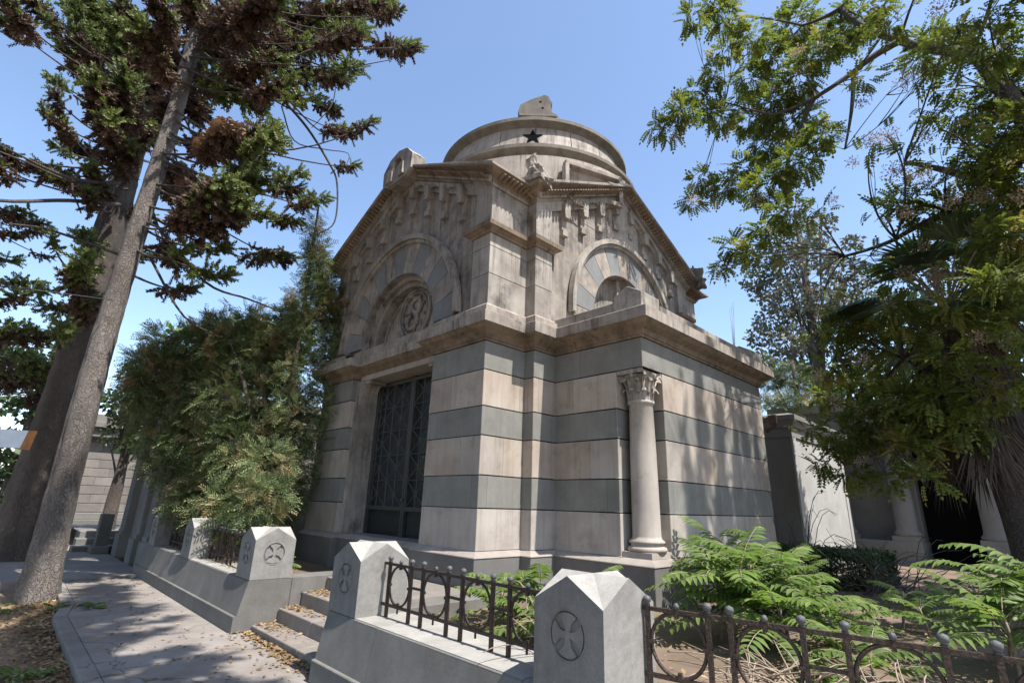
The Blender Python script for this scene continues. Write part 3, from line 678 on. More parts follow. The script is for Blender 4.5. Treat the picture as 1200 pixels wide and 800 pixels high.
for k in range(4):
    a=PI/4+k*PI/2; cd=Vector((math.cos(a),math.sin(a),0)); b=Vector((*cc,3.31))+cd*.25
    pts_=[b+cd*(.055*(1-.12*q/2)*math.cos(q*.6))+Vector((0,0,.05*(1-.1*q/2)*math.sin(q*.6)-.01)) for q in range(14)]
    cap.tube(pts_,.02,6)
    cap.tube([Vector((*cc,3.16))+cd*.17,b+Vector((0,0,.03))],[.015,.025],6)
for k in range(4):
    a=k*PI/2; cd=Vector((math.cos(a),math.sin(a),0)); lump(cap,tuple(Vector((*cc,3.33))+cd*.21),(.04,.04,.04),8,k)
cap.prism([(cc[0]+x,cc[1]+y) for x,y in ((-.25,-.205),(-.19,-.17),(.16,-.17),(.23,-.205),(.23,.21),(-.25,.21))],3.352,3.408)
cap.build('capital','lip',C_)
# thin wall bracket at the far corner
wb=MB(); wb.tube([(9.97,3.56,3.25),(10.0,3.40,3.30),(10.02,3.36,3.15),(9.98,3.55,3.0)],.03,6); wb.obox((10.0,3.42,3.22),(.09,.14,.16)); wb.build('iron_bracket','iron',Bx)
# grass tuft on parapet
gt=MB()
for k in range(3): gt.tube([(9.0+k*.03,3.6,4.38),(9.02+k*.05,3.6,4.8),(9.0+k*.1,3.6,5.15+.1*k)],[.006,.004,.002],4)
gt.build('dry_grass_stalk','drytwig',Bx)
# broken plants and twigs growing on the ledge over the corner
cr=MB()
for k in range(14):
    x=5.5+random.uniform(0,1.0); z=6.72; cr.tube([(x,5.05,z),(x+random.uniform(-.15,.15),5.03,z+random.uniform(.03,.12)),(x+random.uniform(-.3,.3),5.02,z+random.uniform(0,.14))],.008,4)
cr.build('dry_twigs','drytwig',Bx)

# ================================================================== ENCLOSURE
ZT=.585
def kerbwall(name,ya,yb,label,cutlo=True):
    t=thing(name,(2.47,(ya+yb)/2,0),label,'kerb wall','low granite walls of the enclosure')
    b=MB(); yy=ya
    joints=[ya]; 
    while joints[-1]<yb-1.9: joints.append(joints[-1]+1.7)
    joints.append(yb)
    for a,c in zip(joints,joints[1:]):
        a_,c_=a+.003,c-.003
        b.prism([(2.465,-.1),(2.465,.178),(2.472,.185),(2.495,.187),(3.12,.187),(3.12,-.1)],a_,c_,0,to=lambda u,v,w_:(u,w_,v))
        b.prism([(2.497,.188),(2.575,ZT-.012),(2.59,ZT-.004),(3.12,ZT-.004),(3.12,.188)],a_,c_,0,to=lambda u,v,w_:(u,w_,v))
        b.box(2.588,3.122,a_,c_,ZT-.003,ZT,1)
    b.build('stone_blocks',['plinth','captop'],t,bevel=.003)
    return t
kerbwall('enclosure_wall',7.29,13.6,'long sloping granite kerb wall left of the steps, dappled with shade')
kerbwall('enclosure_wall',-2.6,5.09,'sloping granite kerb wall right of the steps, carrying the iron fence')
# returns towards the building beside the steps
rt=thing('enclosure_wall',(3.8,7.45,0),'short granite return wall running from the left pillar back to the mausoleum','kerb wall','low granite walls of the enclosure')
b=MB(); b.box(3.125,4.48,7.292,7.66,-.1,ZT-.002); b.build('stone_blocks','plinth',rt,bevel=.004)
rt=thing('enclosure_wall',(3.8,4.9,0),'short granite return wall hidden behind the pillar right of the steps','kerb wall','low granite walls of the enclosure')
b=MB(); b.box(3.125,4.48,4.72,5.088,-.1,ZT-.002); b.build('stone_blocks','plinth',rt,bevel=.004)
# steps
stp=thing('steps',(3.4,6.19,0),'four worn stone steps between the two granite pillars','steps')
for i,(xa,xb,z0,z1) in enumerate(((2.69,3.02,-.1,.075),(2.995,3.30,-.1,.235),(3.275,3.62,-.1,.40),(3.60,4.49,-.1,.565))):
    b=MB()
    for y0,y1 in (((5.10,6.3),(6.305,7.28)) if i%2 else ((5.10,5.9),(5.905,7.28))): b.box(xa,xb,y0,y1,z0,z1)
    b.build('step','step',stp,bevel=.012)
# pillars
def petals():
    out=[]
    for k in range(4):
        a=PI/4+k*PI/2; P=[]
        r0,r1=.022,.112
        P+= [( (r1*math.cos(a+t)),(r1*math.sin(a+t))) for t in np.linspace(-.46,.46,9)]
        P+= [( (.075*math.cos(a+.16)),(.075*math.sin(a+.16))),(r0*math.cos(a),r0*math.sin(a)),(.075*math.cos(a-.16),.075*math.sin(a-.16))]
        out.append(P)
    return out
def pillar_mesh(parent,sx=.52,sy=.52,sh=.465,pk=.615,faces=(0,1,2,3)):
    x,y,z=parent.location; b=MB(); hx,hy=sx/2,sy/2
    to=[lambda u,v,w_:(x-hx+w_,y-u,z+v),lambda u,v,w_:(x+hx-w_,y+u,z+v),lambda u,v,w_:(x+u,y-hy+w_,z+v),lambda u,v,w_:(x-u,y+hy-w_,z+v)]
    ems=[]
    for i,f in enumerate(to):
        h=hy if i<2 else hx
        b.panel([(-h,0),(h,0),(h,sh),(0,pk),(-h,sh)],[[(.128*math.cos(q),.30+.128*math.sin(q)) for q in np.linspace(0,2*PI,33)[:-1]]] if i in faces else [],0,.02,f,0,back=True)
        if i in faces:
            for k in range(4):
                a=PI/2*k; ca,sa=math.cos(a),math.sin(a); P=[(.018,-.016),(.06,-.026)]+[(.118*math.cos(q),.118*math.sin(q)) for q in np.linspace(-.60,.60,9)]+[(.06,.026),(.018,.016)]
                b.prism([(u*ca-v*sa,.30+u*sa+v*ca) for u,v in P],.002,.021,0,to=f)
            b.prism([(.026*math.cos(q),.30+.026*math.sin(q)) for q in np.linspace(0,2*PI,13)[:-1]],-.001,.021,0,to=f)
        ring=MB(); 
    cs=[(x-hx,y-hy),(x+hx,y-hy),(x+hx,y+hy),(x-hx,y+hy)]; ms=[(x,y-hy),(x+hx,y),(x,y+hy),(x-hx,y)]; c=(x,y,z+pk)
    cp_=MB(); vv=[]
    for i in range(4): vv+=[(*cs[i],z+sh),(*ms[i],z+pk)]
    vv.append(c); cp_.add(vv,[(k,(k+1)%8,8) for k in range(8)])
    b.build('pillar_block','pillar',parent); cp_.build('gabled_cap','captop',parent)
    e=MB()
    for f in [to[q] for q in faces]:
        pts_=[f(.122*math.cos(2*PI*k/28),.30+.122*math.sin(2*PI*k/28),-.001) for k in range(29)]; pts_=[f(.134*math.cos(2*PI*k/28),.30+.134*math.sin(2*PI*k/28),-.0005) for k in range(29)]; e.tube([(p) for p in pts_],.004,5,cap=False)
    e.build('carved_ring','pillar',parent)
PX=2.84; GP='gabled granite pillars of the enclosure'
p0=thing('granite_pillar',(PX,7.55,ZT),'gabled granite pillar with a carved round cross, just left of the steps','pillar',GP); pillar_mesh(p0)
p2=thing('granite_pillar',(PX,4.85,ZT),None,'pillar',GP); pillar_mesh(p2,faces=(0,1)); p2['label']='gabled granite pillar between the steps and the short iron fence'
copy_thing(p2,(PX,2.15,ZT),'nearest and largest gabled granite pillar, with the iron fence on both sides')
copy_thing(p0,(PX-.02,10.35,ZT),'gabled granite pillar partly under the bush, second to the left of the steps')
copy_thing(p0,(PX,13.05,ZT),'farthest gabled granite pillar at the left end of the kerb wall')
# iron fences
def fence_panel(name,P0,P1,stz,posts,label,end0=None):
    P0=Vector(P0);P1=Vector(P1);L=(P1-P0).length;d=(P1-P0)/L; rz=math.atan2(d.y,d.x)
    t=thing(name,(*P0.xy,stz),label,'fence','iron fences between the pillars')
    pt=lambda s,z:(P0.x+d.x*s,P0.y+d.y*s,z)
    b=MB()
    for z in (stz+.445,stz+.10): b.obox(pt(L/2,z),(L,.022,.022),rz)
    b.build('rail','iron',t)
    circ=MB(); gapr=MB(); 
    for i,(s) in enumerate(posts):
        q=MB(); q.obox(pt(s,stz+.235),(.026,.026,.47),rz); pp=q.build('post','iron',t)
        f=MB(); f.lathe(pt(s,stz+.49),[(0,-.03),(.02,-.028),(.012,-.02),(.022,-.008),(.026,.004),(.020,.018),(0,.026)],12); f.build('finial','finial',pp)
    for i in range(0,len(posts)-1,2):
        sm_=(posts[i]+posts[i+1])/2; w_=(posts[i+1]-posts[i])/2-.018; h_=.165
        pts_=[pt(sm_+w_*math.cos(2*PI*k/32),stz+.272+h_*math.sin(2*PI*k/32)) for k in range(33)]
        q=MB(); q.tube(pts_,.011,6,cap=False); 
        for zz in (stz+.115,stz+.43): q.obox(pt(sm_,zz),(.02,.025,.04),rz)
        for ss in (-1,1): q.obox(pt(sm_+ss*w_*.98,stz+.272),(.03,.028,.02),rz)
        q.obox(pt(sm_,stz+.075),(.012,.012,.05),rz); o=q.build('ring','iron',t)
        f=MB(); f.lathe(pt(sm_,stz+.475),[(0,-.02),(.015,-.015),(.018,.0),(.012,.013),(0,.018)],10); f.build('finial','finial',o)
    for i in range(1,len(posts)-1,2):
        q=MB(); q.obox(pt((posts[i]+posts[i+1])/2,stz+.285),(posts[i+1]-posts[i],.018,.018),rz); q.build('cross_bar','iron',t)
    return t
fence_panel('iron_fence',(PX,4.60,0),(PX,2.41,0),ZT,[.10,.455,.635,.99,1.17,1.525,1.705,2.06],'short rusty iron fence with rings between the two nearest pillars')
fence_panel('iron_fence',(2.97,1.93,0),(3.52,-.95,0),ZT,[.07,.42,.54,.89,1.08,1.46,1.64,2.02,2.2,2.57],'long iron fence with ball finials running to the right from the nearest pillar')
fence_panel('iron_fence',(PX,10.08,0),(PX,7.82,0),ZT,[.10,.455,.635,.99,1.17,1.525,1.705,2.06],'iron fence in the shade of the bush, left of the steps')
fence_panel('iron_fence',(PX,12.78,0),(PX,10.62,0),ZT,[.10,.455,.635,.99,1.17,1.525,1.705,2.04],'farthest iron fence, almost hidden under the bush')
SCRIPT_PART=1
# ================================================================== OTHER BUILDINGS
# grey and white mausoleum, right
gm=thing('mausoleum',(14,5.6,.4),'plain grey mausoleum with white side wall and flat cornice, right of the striped one','mausoleum')
b=MB(); b.box(12.0,15.6,3.78,7.6,.4,3.33); b.build('wall','cement',gm,bevel=.01)
b=MB(); b.box(12.22,15.4,3.772,3.776,.9,3.08); b.build('side_panel','white',gm)
for x in (12.1,15.5): b=MB(); b.box(x-.1,x+.1,3.755,3.79,.5,3.2); b.build('pilaster','white',gm)
b=MB()
P=[(12.0,3.78),(15.6,3.78),(15.6,7.6),(12.0,7.6)]
b.sweep([((x,y,0),d) for (x,y),d in zip(P,dirs(P))],[(0,3.15),(.03,3.15),(.03,3.32),(.08,3.36),(.14,3.48),(.17,3.50),(.17,3.60),(0,3.66)],closed=True); b.prism(P,3.2,3.66); b.build('cornice','cement',gm)
# columned mausoleum
cmz=thing('mausoleum',(18,2,.4),'shaded grey mausoleum with columns beside a dark doorway, under the palm','mausoleum')
b=MB(); b.box(17.4,21,-2.5,1.45,.4,4.6); b.box(17.4,21,2.62,5.5,.4,4.6); b.box(17.4,21,1.45,2.62,3.7,4.6); b.box(16.7,21,-2.6,1.42,.4,1.0); b.box(16.7,21,2.6,5.6,.4,1.0); b.build('wall','cement',cmz,bevel=.02)
b=MB(); b.box(17.9,18.0,1.4,2.7,.4,3.8); b.build('door','dark',cmz)
for y in (.2,1.2,2.9,4.3):
    c=MB(); c.box(16.74,17.3,y-.3,y+.3,1.0,1.12); c.lathe((17.02,y,0),[(0,1.1),(.29,1.12),(.30,1.19),(.25,1.24),(.235,1.3),(.225,2.4),(.20,3.5),(.23,3.52),(.24,3.58),(.2,3.62)],28); c.box(16.76,17.28,y-.27,y+.27,3.62,3.75); c.build('column','cement',cmz)
b=MB(); b.box(16.7,21.1,-2.6,5.6,3.75,4.35); b.box(16.5,21.2,-2.8,5.8,4.35,4.6); b.build('cornice','cement',cmz,bevel=.02)
# pilastered mausoleum at left of the kerb wall
pm=thing('mausoleum',(3.6,15.6,0),'grey mausoleum with fluted corner pilasters at the far end of the kerb wall','mausoleum')
b=MB(); b.box(2.85,6.5,13.9,17.6,.0,3.9); b.build('wall','cement',pm,bevel=.01)
for y in (14.15,15.3,17.2):
    c=MB(); c.box(2.62,2.9,y-.30,y+.30,0,.55); c.box(2.66,2.9,y-.26,y+.26,.55,.66)
    for k in range(6): c.tube([(2.71,y-.2+k*.08,.66),(2.71,y-.2+k*.08,3.2)],.036,8)
    c.box(2.71,2.9,y-.235,y+.235,.66,3.2); c.box(2.64,2.9,y-.28,y+.28,3.2,3.36); c.build('pilaster','cement',pm)
b=MB(); b.box(2.6,6.6,13.85,17.65,3.36,3.75); b.box(2.42,6.7,13.7,17.8,3.75,3.95); b.build('cornice','cement',pm,bevel=.01)
dp=MB(); dp.tube([(2.78,13.84,.1),(2.78,13.84,3.5)],.05,8); dp.build('downpipe','blue',pm)
# end wall mausoleum
em=thing('mausoleum',(3.4,26,0),'old brown mausoleum with grooved stone courses closing the view at left','mausoleum')
b=MB(); z=.85
i=0
while z<3.4:
    x=1.9-.0; off=.0 if i%2 else .35; xx=[1.9]+[1.9+off+.7*k for k in range(1,3)]+[3.85]
    for a,c in zip(xx,xx[1:]):
        if c-a>.05: b.box(a+.006,c-.006,24.0,25,z+.008,z+.29)
    z+=.30; i+=1
b.box(1.92,3.83,24.015,26,.8,3.4); b.build('wall','farband',em,bevel=.01)
b=MB(); b.box(1.5,4.2,23.7,26,.0,.62); b.box(1.7,4.0,23.85,26,.62,.84); b.box(1.55,1.95,23.8,25,.85,3.42); b.box(3.82,4.15,23.8,26,.85,3.42); b.build('base','cement',em,bevel=.02)
b=MB(); b.box(1.45,4.25,23.7,26,3.42,3.75); b.box(1.3,4.4,23.55,26.1,3.75,3.95); b.box(1.9,3.8,23.9,26,3.95,4.25); b.build('cornice','cement',em,bevel=.02)
sp=thing('steps',(2.6,19.5,0),'broad grey steps in front of the old brown mausoleum','steps')
for i,(y0,y1,z1) in enumerate(((18.4,19.,.16),(19.,19.5,.32),(19.5,23.4,.48))):
    b=MB(); b.box(1.9-.0+.1*i,4.2,y0,y1,0,z1); b.build('step','cement',sp,bevel=.02)
tb=thing('tomb',(1.5,21.5,0),'low grey slab tomb left of the far steps','tomb'); b=MB(); b.box(.9,1.9,20.4,22.2,0,.5); b.build('tomb_box','cement',tb,bevel=.02); b=MB(); b.box(.82,1.98,20.3,22.3,.502,.62); b.build('slab','blue',tb,bevel=.02)
tb=thing('tomb',(2.9,17.6,0),'small dark grey block tomb beside the pilastered mausoleum','tomb'); b=MB(); b.box(2.3,2.58,17.9,18.3,0.03,1.0); b.build('headstone','base',tb,bevel=.02); b=MB(); b.box(2.22,2.6,17.7,18.38,.03,.2); b.build('slab','cement',tb,bevel=.02)
# white wall at far left
ww=thing('building',(-4,24,0),'whitewashed tomb block glimpsed behind the left tree trunks','building')
b=MB(); b.box(-7.5,-1.3,26,29,0,4.7); b.build('wall','white',ww,bevel=.02); b=MB(); b.box(-7.7,-1.1,25.8,29.2,4.7,5.0); b.build('cornice','cement',ww,bevel=.02)
# sign at left edge
sg=thing('sign',(-.9,7.6,-.1),'white metal street sign with a rusty right end at the left edge','sign')
a0=atp(-60,500,1,8.0); a1=atp(45,505,1,8.); a2=atp(36,527,1,8.); 
b=MB(); P=[(-.55,2.185),(.16,2.215),(.145,2.02),(-.55,1.985)]; b.prism(P,7.99,8.0,0,to=lambda a,c,w_:(a,w_,c)); b.build('sign_plate','sign',sg)
b=MB(); P=[(.16,2.215),(.235,2.219),(.215,2.005),(.13,2.01)]; b.prism(P,7.986,8.003,0,to=lambda a,c,w_:(a,w_,c)); b.build('rusty_end','rust',sg)
b=MB(); b.tube([(-.6,8.03,-.15),(-.6,8.03,2.4)],.03,8); b.build('post','iron',sg)

# ================================================================== PLANTS
def unit(n): v=rng.normal(size=(n,3)); return v/np.linalg.norm(v,axis=1,keepdims=True)
def bez(a,b,c,n=8):
    a,b,c=map(np.array,(a,b,c)); return [tuple((1-t)**2*a+2*t*(1-t)*b+t*t*c) for t in np.linspace(0,1,n)]
# needle rope template
def rope(nw=7,nl=.17,wd=.036,lean=1.1):
    tv=[];tf=[]
    for i in range(nw):
        x=i/nw
        for k in range(4):
            a=PI/2*k+i*.8; c,s=math.cos(a),math.sin(a); d=np.array([lean,c,s]); d/=np.linalg.norm(d); sd=np.array([0,-s,c]); b=np.array([x,0,0]); l=nl*(1-.25*x)*2
            o=len(tv); tv+=[b,b+d*l*.4+sd*wd*2,b+d*l,b+d*l*.4-sd*wd*2]; tf.append((o,o+1,o+2,o+3))
    return np.array(tv),np.array(tf)
ROPE=rope()
def tuft(c,axis,r,n,droop,spread=1.):
    """ropes of needles clustered round a branch end"""
    c=np.array(c); axis=np.array(axis)/np.linalg.norm(axis)
    t=rng.uniform(-1.1,.5,n); P=c+axis*(t*r)[:,None]*.9+unit(n)*(rng.uniform(0,.42,n)*r)[:,None]
    D=unit(n)*spread+axis*.9*(t>0)[:,None]+axis*.15; D[:,2]-=droop
    D/=np.linalg.norm(D,axis=1,keepdims=True)
    L=r*rng.uniform(.30,.62,n)+.05
    return scatter(ROPE[0],ROPE[1],frames(D,rng.uniform(0,6,n),sc=L),P)
def bark_trunk(name,base,prof,parent,mat,n=40,sway=.06,flare=True,seed=1):
    rr=random.Random(seed); b=MB(); vs=[];fs=[]; H=prof[-1][0]; rows=int(H/.16)
    ph=[rr.uniform(0,6) for _ in range(8)]
    zs=[p[0] for p in prof]; rs=[p[1] for p in prof]
    for j in range(rows+1):
        z=H*j/rows; r=float(np.interp(z,zs,rs)); ox=sway*math.sin(z*.5+ph[0]); oy=sway*math.sin(z*.4+ph[1])
        for i in range(n):
            a=2*PI*i/n; k=1+.05*math.sin(5*a+ph[2]+z*.3)+.035*math.sin(9*a+z*1.1+ph[3])+.02*math.sin(z*9+2*a)+rr.uniform(-.03,.03)
            if flare: k+=.07*math.exp(-z*1.6)*(1+.5*math.sin(5*a+ph[4]))
            vs.append((base[0]+ox+r*k*math.cos(a),base[1]+oy+r*k*math.sin(a),base[2]+z))
    for j in range(rows):
        for i in range(n): fs.append((j*n+i,j*n+(i+1)%n,(j+1)*n+(i+1)%n,(j+1)*n+i))
    b.add(vs,fs,0,True); return b.build(name,mat,parent)
def smooth(P,n=5):
    P=[np.array(p) for p in P]; P=[2*P[0]-P[1]]+P+[2*P[-1]-P[-2]]; out=[]
    for i in range(1,len(P)-2):
        for k in range(n):
            t=k/n; a,b,c,d=P[i-1:i+3]; out.append(.5*((2*b)+(-a+c)*t+(2*a-5*b+4*c-d)*t*t+(-a+3*b-3*c+d)*t**3))
    out.append(P[-2]); return out
def araucaria(base,H,prof,tufts,label,seed,dense=30,extra=(),limb_r=.03,bk='bark'):
    global rng; rng=np.random.default_rng(seed); random.seed(seed)
    t=thing('araucaria_tree',base,label,'tree','araucaria trees along the path')
    bark_trunk('trunk',base,prof,t,bk,seed=seed)
    G=[];D=[];S=[]; lb=MB()
    for (c,r,kind,) in tufts:
        c=np.array(c); hz=c[:2]-np.array(base[:2]); dist=np.linalg.norm(hz)+1e-6; hd=np.array([*(hz/dist),0.])
        zt=c[2]-base[2]+dist*random.uniform(.05,.45); zt=min(max(zt,3.),H-1)
        s=np.array([base[0],base[1],base[2]+zt]); mid=(s+c)/2+np.array([0,0,-dist*random.uniform(.05,.25)])+unit(1)[0]*.15*dist*.6
        path=bez(s,mid,c,10); lb.tube(path,[limb_r*.75*(1.25-.09*i) for i in range(10)],6)
        ax=np.array(path[-1])-np.array(path[-3]); ax/=np.linalg.norm(ax); ax=ax*.8+hd*.3+np.array([0,0,.25])
        n=int(dense*2.2*(r/.5)**1.7)+12
        if kind=='g': G.append(tuft(c,ax,r,n,.0)); D.append(tuft(c-ax*r*.8,ax,r*.7,int(n*.15),.8))
        elif kind=='s': S.append(tuft(c,ax,r,int(n*1.1),1.3,.8)); D.append(tuft(c+np.array([0,0,-.3*r]),ax,r*.9,n,1.2,.8))
        else: D.append(tuft(c,ax,r,n,.55)); G.append(tuft(c+ax*r*.5+np.array([0,0,.15*r]),ax,r*.8,int(n*.8),.0))
    for pth_,r_ in extra: pth_=smooth(pth_); lb.tube(pth_,[r_*(1.1-.7*i/len(pth_)) for i in range(len(pth_))],6)
    lb.build('branches','bark2',t)
    V,Q=merge(G); npmesh('foliage',V,Q,'arau',t)
    V,Q=merge(D); npmesh('dry_foliage',V,Q,'araudry',t)
    if S: V,Q=merge(S); npmesh('straw_foliage',V,Q,'aurastraw',t)
    return t
def T(lst,dist,jit=1.3,seed=0,grow=1.12,clear=False):
    rr=random.Random(seed); out=[]
    for px,py,r,k in lst:
        d=dist+rr.uniform(-jit,jit)
        if clear and py>25 and abs(px-(38+(705-py)*.306))<26+r*.5: d=12.9
        c=at(px,py,d); w_=(c-EYE)@FW; out.append((c,r*w_/F_PX*.80*grow,k))
    return out
t1=[(300,15,45,'d'),(340,25,40,'g'),(385,20,40,'d'),(415,35,28,'g'),(435,8,28,'d'),(280,45,38,'d'),(330,52,34,'d'),(362,48,36,'d'),(400,48,30,'d'),(455,18,20,'d'),
 (462,56,26,'d'),(478,58,18,'d'),(375,88,24,'d'),(410,80,24,'g'),(392,92,22,'d'),(348,92,22,'d'),(360,115,24,'g'),(385,128,18,'d'),
 (398,155,20,'d'),(425,150,18,'d'),(405,196,15,'d'),(300,80,36,'d'),(290,115,38,'g'),(318,105,30,'d'),
 (262,152,40,'s'),(290,165,36,'d'),(312,165,34,'g'),(240,175,30,'d'),(300,195,30,'g'),
 (215,208,42,'s'),(240,235,44,'d'),(285,222,44,'g'),(262,258,36,'d'),(300,250,30,'g'),(225,250,36,'d'),
 (345,205,22,'g'),(335,222,22,'d'),(372,232,20,'g'),(335,260,20,'d'),(352,240,18,'d'),
 (320,300,24,'d'),(300,305,16,'d'),(200,300,30,'d'),(215,292,20,'g'),(255,322,26,'g'),(255,290,24,'g'),(210,340,22,'d'),
 (190,20,36,'d'),(225,10,36,'d'),(180,60,34,'d'),(200,75,30,'d'),(230,60,30,'g'),(215,105,30,'d'),(255,60,34,'d'),(265,25,38,'d'),(250,100,32,'g'),(232,130,28,'d'),(195,130,30,'d'),(195,165,24,'g')]
ex1=[([at(330,115,11),at(360,150,11),at(385,190,11),at(395,215,11),at(392,260,11),at(370,275,11)],.03),
 ([at(255,60,11.3),at(310,90,11.),at(360,60,10.5),at(420,58,10.3),at(462,56,10.2)],.03),
 ([at(300,40,11),at(370,75,10.6),at(400,80,10.5),at(460,70,10.2)],.022),
 ([at(340,120,11),at(370,150,11),at(395,160,10.8),at(425,150,10.8)],.018),
 ([at(330,125,11),at(345,165,11),at(380,175,11),at(408,180,10.8),at(405,196,10.8)],.016),
 ([at(395,85,11),at(390,120,11),at(375,140,11),at(365,150,11)],.014),
 ([at(180,260,11.8),at(240,330,11.5),at(290,350,11.5),at(330,365,11.5)],.03),([at(175,300,11.8),at(215,370,11.5),at(260,395,11.5)],.025)]
araucaria((.9,11.6,-.15),19,[(0,.28),(.6,.235),(2,.205),(5,.175),(9,.15),(12,.13),(19,.07)],T(t1,10.6,1.4,1,clear=True),'near araucaria tree with pale sunlit bark leaning over the path, tufts brown and green',11,30,ex1)
t2=[(125,55,40,'g'),(108,85,36,'d'),(142,118,38,'d'),(128,160,36,'d'),(120,20,40,'g'),(150,50,36,'g'),(182,90,34,'d'),(160,85,34,'d'),(100,55,26,'d'),(95,25,30,'g'),
 (68,98,18,'g'),(68,118,18,'d'),(62,140,20,'d'),(75,150,20,'d'),(70,175,16,'g'),(66,205,26,'d'),(80,215,24,'d'),(112,215,28,'d'),(105,235,22,'d'),(150,135,36,'d'),(120,120,38,'d'),
 (20,20,30,'d'),(45,10,28,'d'),(8,28,24,'d'),(55,22,14,'g'),(8,185,26,'d'),(-5,195,24,'d'),(100,280,26,'g'),(90,330,32,'d'),(98,308,30,'g'),(60,280,18,'g'),(75,385,28,'g'),(100,360,30,'d'),(60,360,22,'g'),
 (170,160,30,'d'),(150,190,26,'d'),(95,175,22,'d'),(140,150,34,'d'),(160,30,32,'d'),(150,250,24,'d'),(165,300,20,'g')]
ex2=[([at(150,215,16),at(100,212,15),at(60,200,14),at(0,170,13.5)],.045),([at(140,240,16),at(80,235,15),at(0,235,13.5),at(-40,215,13)],.05),([at(150,222,16),at(90,215,15.5),at(30,190,14.5),at(0,178,14)],.035),
 ([at(150,205,16),at(110,190,16),at(85,215,16),at(95,250,16)],.04),([at(145,300,16),at(60,270,15),at(10,262,14)],.035)]
araucaria((.75,17.0,-.1),20,[(0,.55),(.6,.5),(3,.46),(8,.36),(13,.25),(20,.1)],T(t2,15.5,1.8,2),'second araucaria tree, behind the near one, with a thicker trunk coloured dark for crown shade',22,24,ex2,.04,'bark2')  # darker bark puts the shade of the crown into the trunk colour
t3=[(15,250,20,'d'),(35,262,18,'d'),(42,272,14,'d'),(8,305,20,'g'),(35,332,22,'g'),(58,340,16,'g'),(10,350,22,'d'),(28,385,22,'g'),(5,395,26,'d'),(48,395,20,'d'),(20,420,28,'g'),(50,428,26,'g'),(0,440,26,'d'),(30,450,24,'d'),(75,430,24,'g'),(60,465,22,'d'),(12,275,16,'d'),(50,300,10,'d')]
araucaria((-3.4,19.5,-.1),11,[(0,.4),(3,.35),(8,.28),(15,.1)],T(t3,19,1.5,3),'farthest araucaria tree showing only low tufts at the left edge',33,22,(),.03,'bark2')
# araucaria outside the frame behind the viewer, whose crown shades the path
rr=random.Random(5); tf=[]
for k in range(190):
    tf.append((np.array([rr.uniform(-3.6,1.5),rr.uniform(-4,3.2),rr.uniform(9.5,15)]),rr.uniform(.5,.85),rr.choice('gd')))
for k in range(60):
    tf.append((np.array([rr.uniform(1.3,2.75),rr.uniform(-5,2.4),rr.uniform(9.5,14)]),rr.uniform(.3,.5),rr.choice('gd')))
for k in range(26):
    tf.append((np.array([rr.uniform(1.3,2.9),rr.uniform(0,3),rr.uniform(14,17)]),rr.uniform(.35,.55),rr.choice('gd')))
araucaria((-1.0,-1.5,-.1),18,[(0,.4),(3,.33),(9,.25),(18,.08)],tf,'araucaria tree standing out of the picture behind the viewer, shading the path',44,24)
rr=random.Random(6)
for k in range(46):
    a=rr.uniform(0,2*PI); q=rr.uniform(.5,3.6); tf.append((np.array([-.6+q*math.cos(a),3.2+q*math.sin(a)*.6,rr.uniform(10,16)]),rr.uniform(.45,.75),rr.choice('gd')))
cb_=MB(); cb_.tube([at(-20,333,9),at(60,342,10),at(128,351,11.2)],.008,5); tag(cb_.build('cable','finial'),'thin pale cable tied to the near araucaria trunk','cable')

# ---- sprig templates
def sprig_yew():
    tv=[];tf=[]
    for i in range(6):
        x=.12+i*.15
        for s in (-1,1):
            l=.36*(1-.55*i/6); d=np.array([.75,s,.12*((-1)**i)]); d/=np.linalg.norm(d); b=np.array([x,0,-.12*x*x]); n_=np.array([.35,0,0.08])
            o=len(tv); tv+=[b,b+d*l*.5+n_*.13,b+d*l,b+d*l*.5-n_*.13]; tf.append((o,o+1,o+2,o+3))
    o=len(tv); tv+=[np.array([0,.012,0]),np.array([1,.0,-.12]),np.array([1,-.0,-.13]),np.array([0,-.012,0])]; tf.append((o,o+1,o+2,o+3))
    return np.array(tv),np.array(tf)
YS=sprig_yew()
def pinnate(np_=9,ll=.26,wd=.075,arch=.25,fold=.15):
    tv=[];tf=[]
    for i in range(np_+1):
        x=.12+.88*i/np_; b=np.array([x,0,-arch*x*x])
        for s in ((-1,1) if i<np_ else (0,)):
            l=ll*(1-.35*abs(x-.5)); d=np.array([.35,s,-.15]) if s else np.array([1,0,-.3]); d=d/np.linalg.norm(d); sd=np.array([.94,-s*.33,0]) if s else np.array([0,1,0])
            o=len(tv); tv+=[b,b+d*l*.42+sd*wd*.5+[0,0,fold*wd],b+d*l+[0,0,-.04],b+d*l*.42-sd*wd*.5+[0,0,fold*wd]]; tf.append((o,o+1,o+2,o+3))
    o=len(tv); tv+=[np.array([0,.008,0]),np.array([1,0,-arch]),np.array([.5,0,-arch*.25-.01]),np.array([0,-.008,0])]; tf.append((o,o+1,o+2,o+3))
    return np.array(tv,dtype=float),np.array(tf)
PIN=pinnate(5,.36,.21,.3)
def simple_leaf():
    return np.array([[0,0,0],[.5,.28,.05],[1,0,-.05],[.5,-.28,.05]],float),np.array([(0,1,2,3)])
SL1=simple_leaf()
def blobs_points(bl,per,shell=.35):
    P=[];Dn=[]
    for c,r,*k in bl:
        r=np.array(r) if hasattr(r,'__len__') else np.array([r,r,r*.8])
        n=max(4,int(per*float(np.mean(r))**2)); u=unit(n); q=rng.uniform(shell,1,n)**.6; P.append(np.array(c)+u*q[:,None]*r); Dn.append(u)
    return np.concatenate(P),np.concatenate(Dn)

